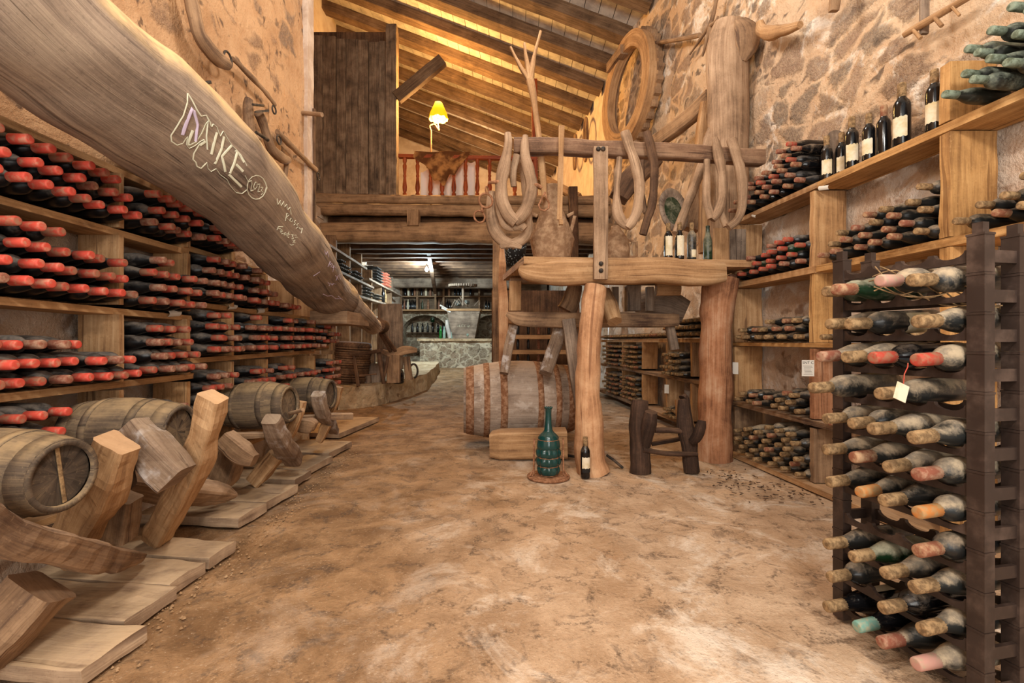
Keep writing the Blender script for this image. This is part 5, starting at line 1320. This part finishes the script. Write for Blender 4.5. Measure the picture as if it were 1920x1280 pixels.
# hide over the rail
def hide(u,v):
    s=(u-.5)*2; L=.60-.28*abs(s)**1.3+.05*math.sin(s*9); wx=.50-.22*ss(v,.35,1)
    a=v*1.0
    if v<.15: y=8.50+.06*(1-v/.15*2); z=.035
    else: y=8.44-.02*math.sin(s*6+v*5); z=.035-(v-.15)/.85*L
    if v<.15: y=8.57-.13*v/.15
    c=P(828,290,8.5); return (c.x+s*wx+.02*math.sin(v*9),y,c.z+z)
t_=NT('cow_hide'); n_=t_.noise(t_.coord(),3.2,4,.6); M['hide']=t_.out(t_.mix(t_.step(n_,.45,.62),'#5a3417','#a5713f'),.9,.2); t_.bump(t_.noise(t_.coord(),60,3,.7),.4,.004)
o=MB().grid(hide,22,20).build('cow_hide',M['hide'],org=Vector()); T(o,'brown cow hide draped over the loft railing','hide')
def sheet(u,v):
    c0=P(788,375,8.75); c1=P(892,375,8.75); x=c0.x+(c1.x-c0.x)*(u+.06*math.sin(u*6)*(1-v)); h=.78-.5*max(0,.25-u)*2-.06*math.sin(u*9)
    return (x,8.78+.03*math.sin(u*22),c0.z+h*v)
o=MB().grid(sheet,40,6).build('white_sheet',M['cloth'],org=Vector()); T(o,'white sheet hanging behind the loft railing','sheet')
lm=thing('floor_lamp','lit floor lamp with a scalloped yellow shade in the loft','floor lamp',V(P(808,240,9.2).x,9.2,3.47))
b=V(P(808,240,9.2).x,9.2,3.47); tp=P(808,244,9.2); sc_=P(822,225,9.2)
MB().lathe([(0,0),(0,.15),(.03,.15),(.05,.02)],20,Matrix.Translation(b)).build('base',M['jamwood'],lm)
MB().tube([b+V(0,0,.04),tp],.018,10).build('pole',M['oak'],lm)
MB().tube([Vector(q) for q in smooth_path([tuple(tp),tuple(P(806,236,9.2)),tuple(P(814,233,9.2)),tuple(P(820,240,9.2)),tuple(P(824,246,9.2)),tuple(P(821,232,9.2)),tuple(sc_)],5)],.012,8).build('arm',M['oak'],lm)
t_=NT('lit_lampshade'); t_.b.inputs['Emission Color'].default_value=col('#f2b200'); t_.b.inputs['Emission Strength'].default_value=1.1; M['shade']=t_.out('#e0b030',.8)
m=MB(); n=40; c=P(822,222,9.2)
for z,r in ((.0,.185),(.10,.165),(.30,.075),(.31,.07)):
    for j in range(n):
        a=2*PI*j/n; s=1+.03*math.cos(8*a); dz=(-.03*abs(math.sin(4*a)) if z==0 else 0)
        m.v.append(c+V(r*s*math.cos(a),r*s*math.sin(a),z+dz))
for k in range(3):
    for j in range(n): m.face((k*n+j,k*n+(j+1)%n,(k+1)*n+(j+1)%n,(k+1)*n+j),[(0,0),(0,.1),(.1,.1),(.1,0)],0,True)
lsh=m.build('lamp_shade',M['shade'],lm)
m=MB(); 
for k in range(5):
    a=2*PI*k/5; cc=c+V(.09*math.cos(a),.09*math.sin(a),-.03); m.lathe([(0,0),(.012,.03),(.04,.042),(.07,.03),(.08,0)],10,Matrix.Translation(cc))
m.build('bulbs',M['warmbulb'],lsh)
o=timber([(1015,332,9.2,12),(1060,358,8.9,14),(1086,372,8.7,16)],1,rect(.2,2),sub=2,jit=.006).build('stair_rail',M['oldwood']); T(o,'sloping wooden stair rail at the loft end by the white wall','rail',kind='thing')
o=timber([(1076,744,8.3,16),(1076,478,8.3,16),(1075,420,8.3,16),(1074,352,8.3,17)],1,rect(.15,2),sub=2,jit=.008).build('newel_post',M['darkwood']); T(o,'dark stair post behind the jug below the white wall','post',kind='thing')
def wallr(x,y,off=.06): 
    Y=(2.62-off)/((x-960)/F+.098); return P(x,y,Y),Y
for cx,cy,ry,l in ((1098,262,38,'longer dark collar loop hanging on the white loft wall'),(1078,285,30,'shorter dark collar loop hanging on the white loft wall')):
    q,Y=wallr(cx,cy,.12); h=ry/F*Y; 
    o=MB().tube([q+V(.0+.02*math.cos(a*.21),.30*math.cos(a*.21),h*math.sin(a*.21)) for a in range(30)],.035,8,closed=True).build('collar_loop',M['oldwood']); T(o,l,'collar')
# ================================================================ TOOLS ON THE WALLS
def wp(px,off=.10):
    return [(x,y,(-WLX-off)*F/(960-x),w) for x,y,w in px]
def lt_(name,label,px,mat='oldwood',off=.10,prof=None,cat='tool',asp=.8,extra=None):
    t=thing(name,label,cat,P(px[0][0],px[0][1],(-WLX-off)*F/(960-px[0][0])),kind='thing')
    timber(wp(px,off),asp,prof or circ(12),jit=.01,sub=5,js=8,up=(1,0,0)).build('wood',M[mat],t)
    return t
lt_('wooden_yoke','curved dark yoke arm fixed high on the orange wall above the beam',[(348,-40,26),(362,10,30),(372,60,30),(392,92,30),(412,112,28),(426,120,20)])
t=lt_('singletree','thin iron-ended draft bar hanging from the curved yoke arm',[(436,110,7),(465,138,9),(495,170,9),(516,197,6)],off=.08)
MB().tube([V(WLX+.09,3.2+.045*math.cos(a*.3),P(433,112,(-WLX-.08)*F/527).z+.05*math.sin(a*.3)-.03) for a in range(21)],.008,6,closed=True).build('ring',M['iron'],t)
def ringw(x,y,r,par,off=.08):
    Y=(-WLX-off)*F/(960-x); c=P(x,y,Y); MB().tube([c+V(0,r*math.cos(a*.3),r*math.sin(a*.3)) for a in range(21)],.007,6,closed=True).build('ring',M['iron'],par)
ringw(514,206,.03,t)
t=lt_('iron_bracket','T-shaped iron bracket on the wall just above the beam',[(378,158,10),(388,182,11),(402,208,11)],'iron',.08,rect(.2,2))
timber(wp([(362,160,9),(392,154,9)],.10),.6,rect(.2,2),sub=1).build('crossbar',M['iron'],t)
t=lt_('hame_hook','upright and hooked wooden block pair holding pegs on the wall',[(467,186,18),(466,215,21),(469,245,21),(476,262,18)],off=.09)
timber(wp([(431,222,16),(434,240,22),(448,256,24),(466,266,24),(482,262,20)],.09),.8,circ(12),jit=.01,sub=5).build('hook',M['oldwood'],t)
for q in ([(474,196,4),(494,198,4)],[(478,210,4),(503,207,4)],[(480,248,7),(502,262,7)]): timber(wp(q,.16),1,circ(8),sub=1).build('peg',M['iron'],t)
lt_('wooden_scythe_rest','long curved wooden hook ending in a thick foot on the wall',[(484,212,18),(494,232,20),(502,260,20),(512,282,20),(528,296,20),(541,299,14)],off=.09)
t=lt_('singletree','longer draft bar with a chain ring and end hook beside the wall corner',[(520,247,10),(545,272,10),(570,297,10),(592,318,8)],off=.06)
ringw(523,262,.035,t); ringw(597,330,.035,t,.02)
lt_('hanging_stick','plain short stick hanging below the curved wooden hook',[(537,306,9),(534,335,9),(529,365,7)],off=.07)
lt_('wall_peg','short wooden peg sticking out near the top edge of the beam',[(534,374,6),(553,362,6)],off=.15)
t=thing('iron_rod_bracket','horizontal rod projecting from the wall corner in front of the loft planks','bracket',P(562,212,4.6),kind='thing')
MB().tube([P(560,211,4.55),P(583,213,4.5),P(604,215,4.45)],.022,8).build('rod',M['oldwood'],t)
# right wall
def wq(px,off=.10): return [(x,y,(2.62-off)/((x-960)/F+.098),w) for x,y,w in px]
gw=thing('wooden_gear_ring','big wooden gear ring with worn teeth hung on the stone wall','gear ring',P(1176,270,7.0),kind='thing')
c=P(1176,172,6.85); Ro,Ri=.82,.57
R=Matrix.Translation(c)@Matrix.Rotation(-1.36,4,'Z')@Matrix.Rotation(PI/2,4,'X')
m=MB(); n=64
def annulus(m,R,ro,ri,t,teeth=0):
    N=n*2; b=len(m.v)
    for i in range(N):
        a=2*PI*i/N; r=ro-(.045 if teeth and i%4<2 else 0)
        for rr,z in ((r,t/2),(r,-t/2),(ri,-t/2),(ri,t/2)): m.v.append(R@V(rr*math.cos(a),rr*math.sin(a),z))
    for i in range(N):
        j=(i+1)%N; L=2*PI*ro
        for k in range(4):
            k2=(k+1)%4; m.face((b+i*4+k,b+j*4+k,b+j*4+k2,b+i*4+k2),[(i/N*L,k*.2),((i+1)/N*L,k*.2),((i+1)/N*L,k*.2+.2),(i/N*L,k*.2+.2)])
annulus(m,R,Ro*.95,Ri,.13); m.build('rim',M['oak'],gw)
m=MB(); annulus(m,R@Matrix.Translation((0,0,-.09)),Ro,Ri+.08,.09,1); m.build('teeth',M['oldwood'],gw)
m=MB(); m.box(R@V(-.25,.62,.05),(.5,.14,.12),R); m.build('splice_block',M['oldwood'],gw)
pfk=thing('hay_fork','dark wooden fork with curved prongs hanging on the stone wall','fork',P(1310,90,5.2),kind='thing')
timber(wq([(1344,-10,8),(1338,25,8),(1330,52,9)],.12),1,circ(10),sub=4).build('shaft',M['oldwood'],pfk)
for q in ([(1330,50,8),(1312,75,6),(1294,102,4)],[(1330,50,8),(1324,80,6),(1317,106,4)],[(1331,50,8),(1332,75,6),(1330,98,4)],[(1332,48,7),(1342,40,6),(1346,30,5)]): timber(wq(q,.12),1,circ(8),sub=4).build('prong',M['oldwood'],pfk)
o=timber(wq([(1216,82,7),(1260,76,8),(1312,66,8)],.10),1,circ(10),sub=4,jit=.006).build('long_handle',M['oldwood']); T(o,'long straight handle lying across the wall from gear ring to fork','handle')
o=timber(wq([(1424,42,12),(1428,58,20),(1445,62,24),(1470,56,20),(1500,47,14)],.16),1,circ(12),sub=5,jit=.012).build('root_hook',M['oak']); T(o,'pale bent root hook fixed on the stone wall past the tall column','hook')
rk2=thing('wooden_rake','wooden hay rake with pegs hanging on the stone wall above the mouldy bottles','rake',P(1740,50,2.4),kind='thing')
timber(wq([(1697,64,13),(1745,36,14),(1800,4,14),(1850,-26,14)],.13),.8,rect(.2,2),sub=3,jit=.004).build('head',M['oak'],rk2)
timber(wq([(1733,64,13),(1733,30,14),(1733,-30,14)],.10),.5,rect(.2,2),sub=3,jit=.004).build('handle',M['greywood'],rk2)
for x,y in ((1712,56),(1752,33),(1785,13)): timber(wq([(x,y,6),(x+14,y+16,6)],.15),1,circ(8),sub=1).build('peg',M['oak'],rk2)
o=timber(wq([(1566,-25,16),(1566,0,17),(1564,21,15)],.13),.7,rect(.25,2),sub=2,jit=.006).build('wall_wedge',M['oldwood']); T(o,'dark wooden wedge at the top of the stone wall between hook and rake','wedge')
# ================================================================ the masses
LBL={'wine_bottles':('mass of red-sealed bottles filling the far bays under the beam','bottles'),'dusty_bottles':('mass of dusty bottles on the far low shelves along the stone wall','bottles'),'cellar_bottles':('mass of small dark bottles lying on the shelves under the loft','bottles')}
for k,(m,mats) in STUFF.items():
    o=m.build(k,[M[q] for q in mats],org=Vector()); T(o,LBL[k][0],LBL[k][1],kind='stuff')
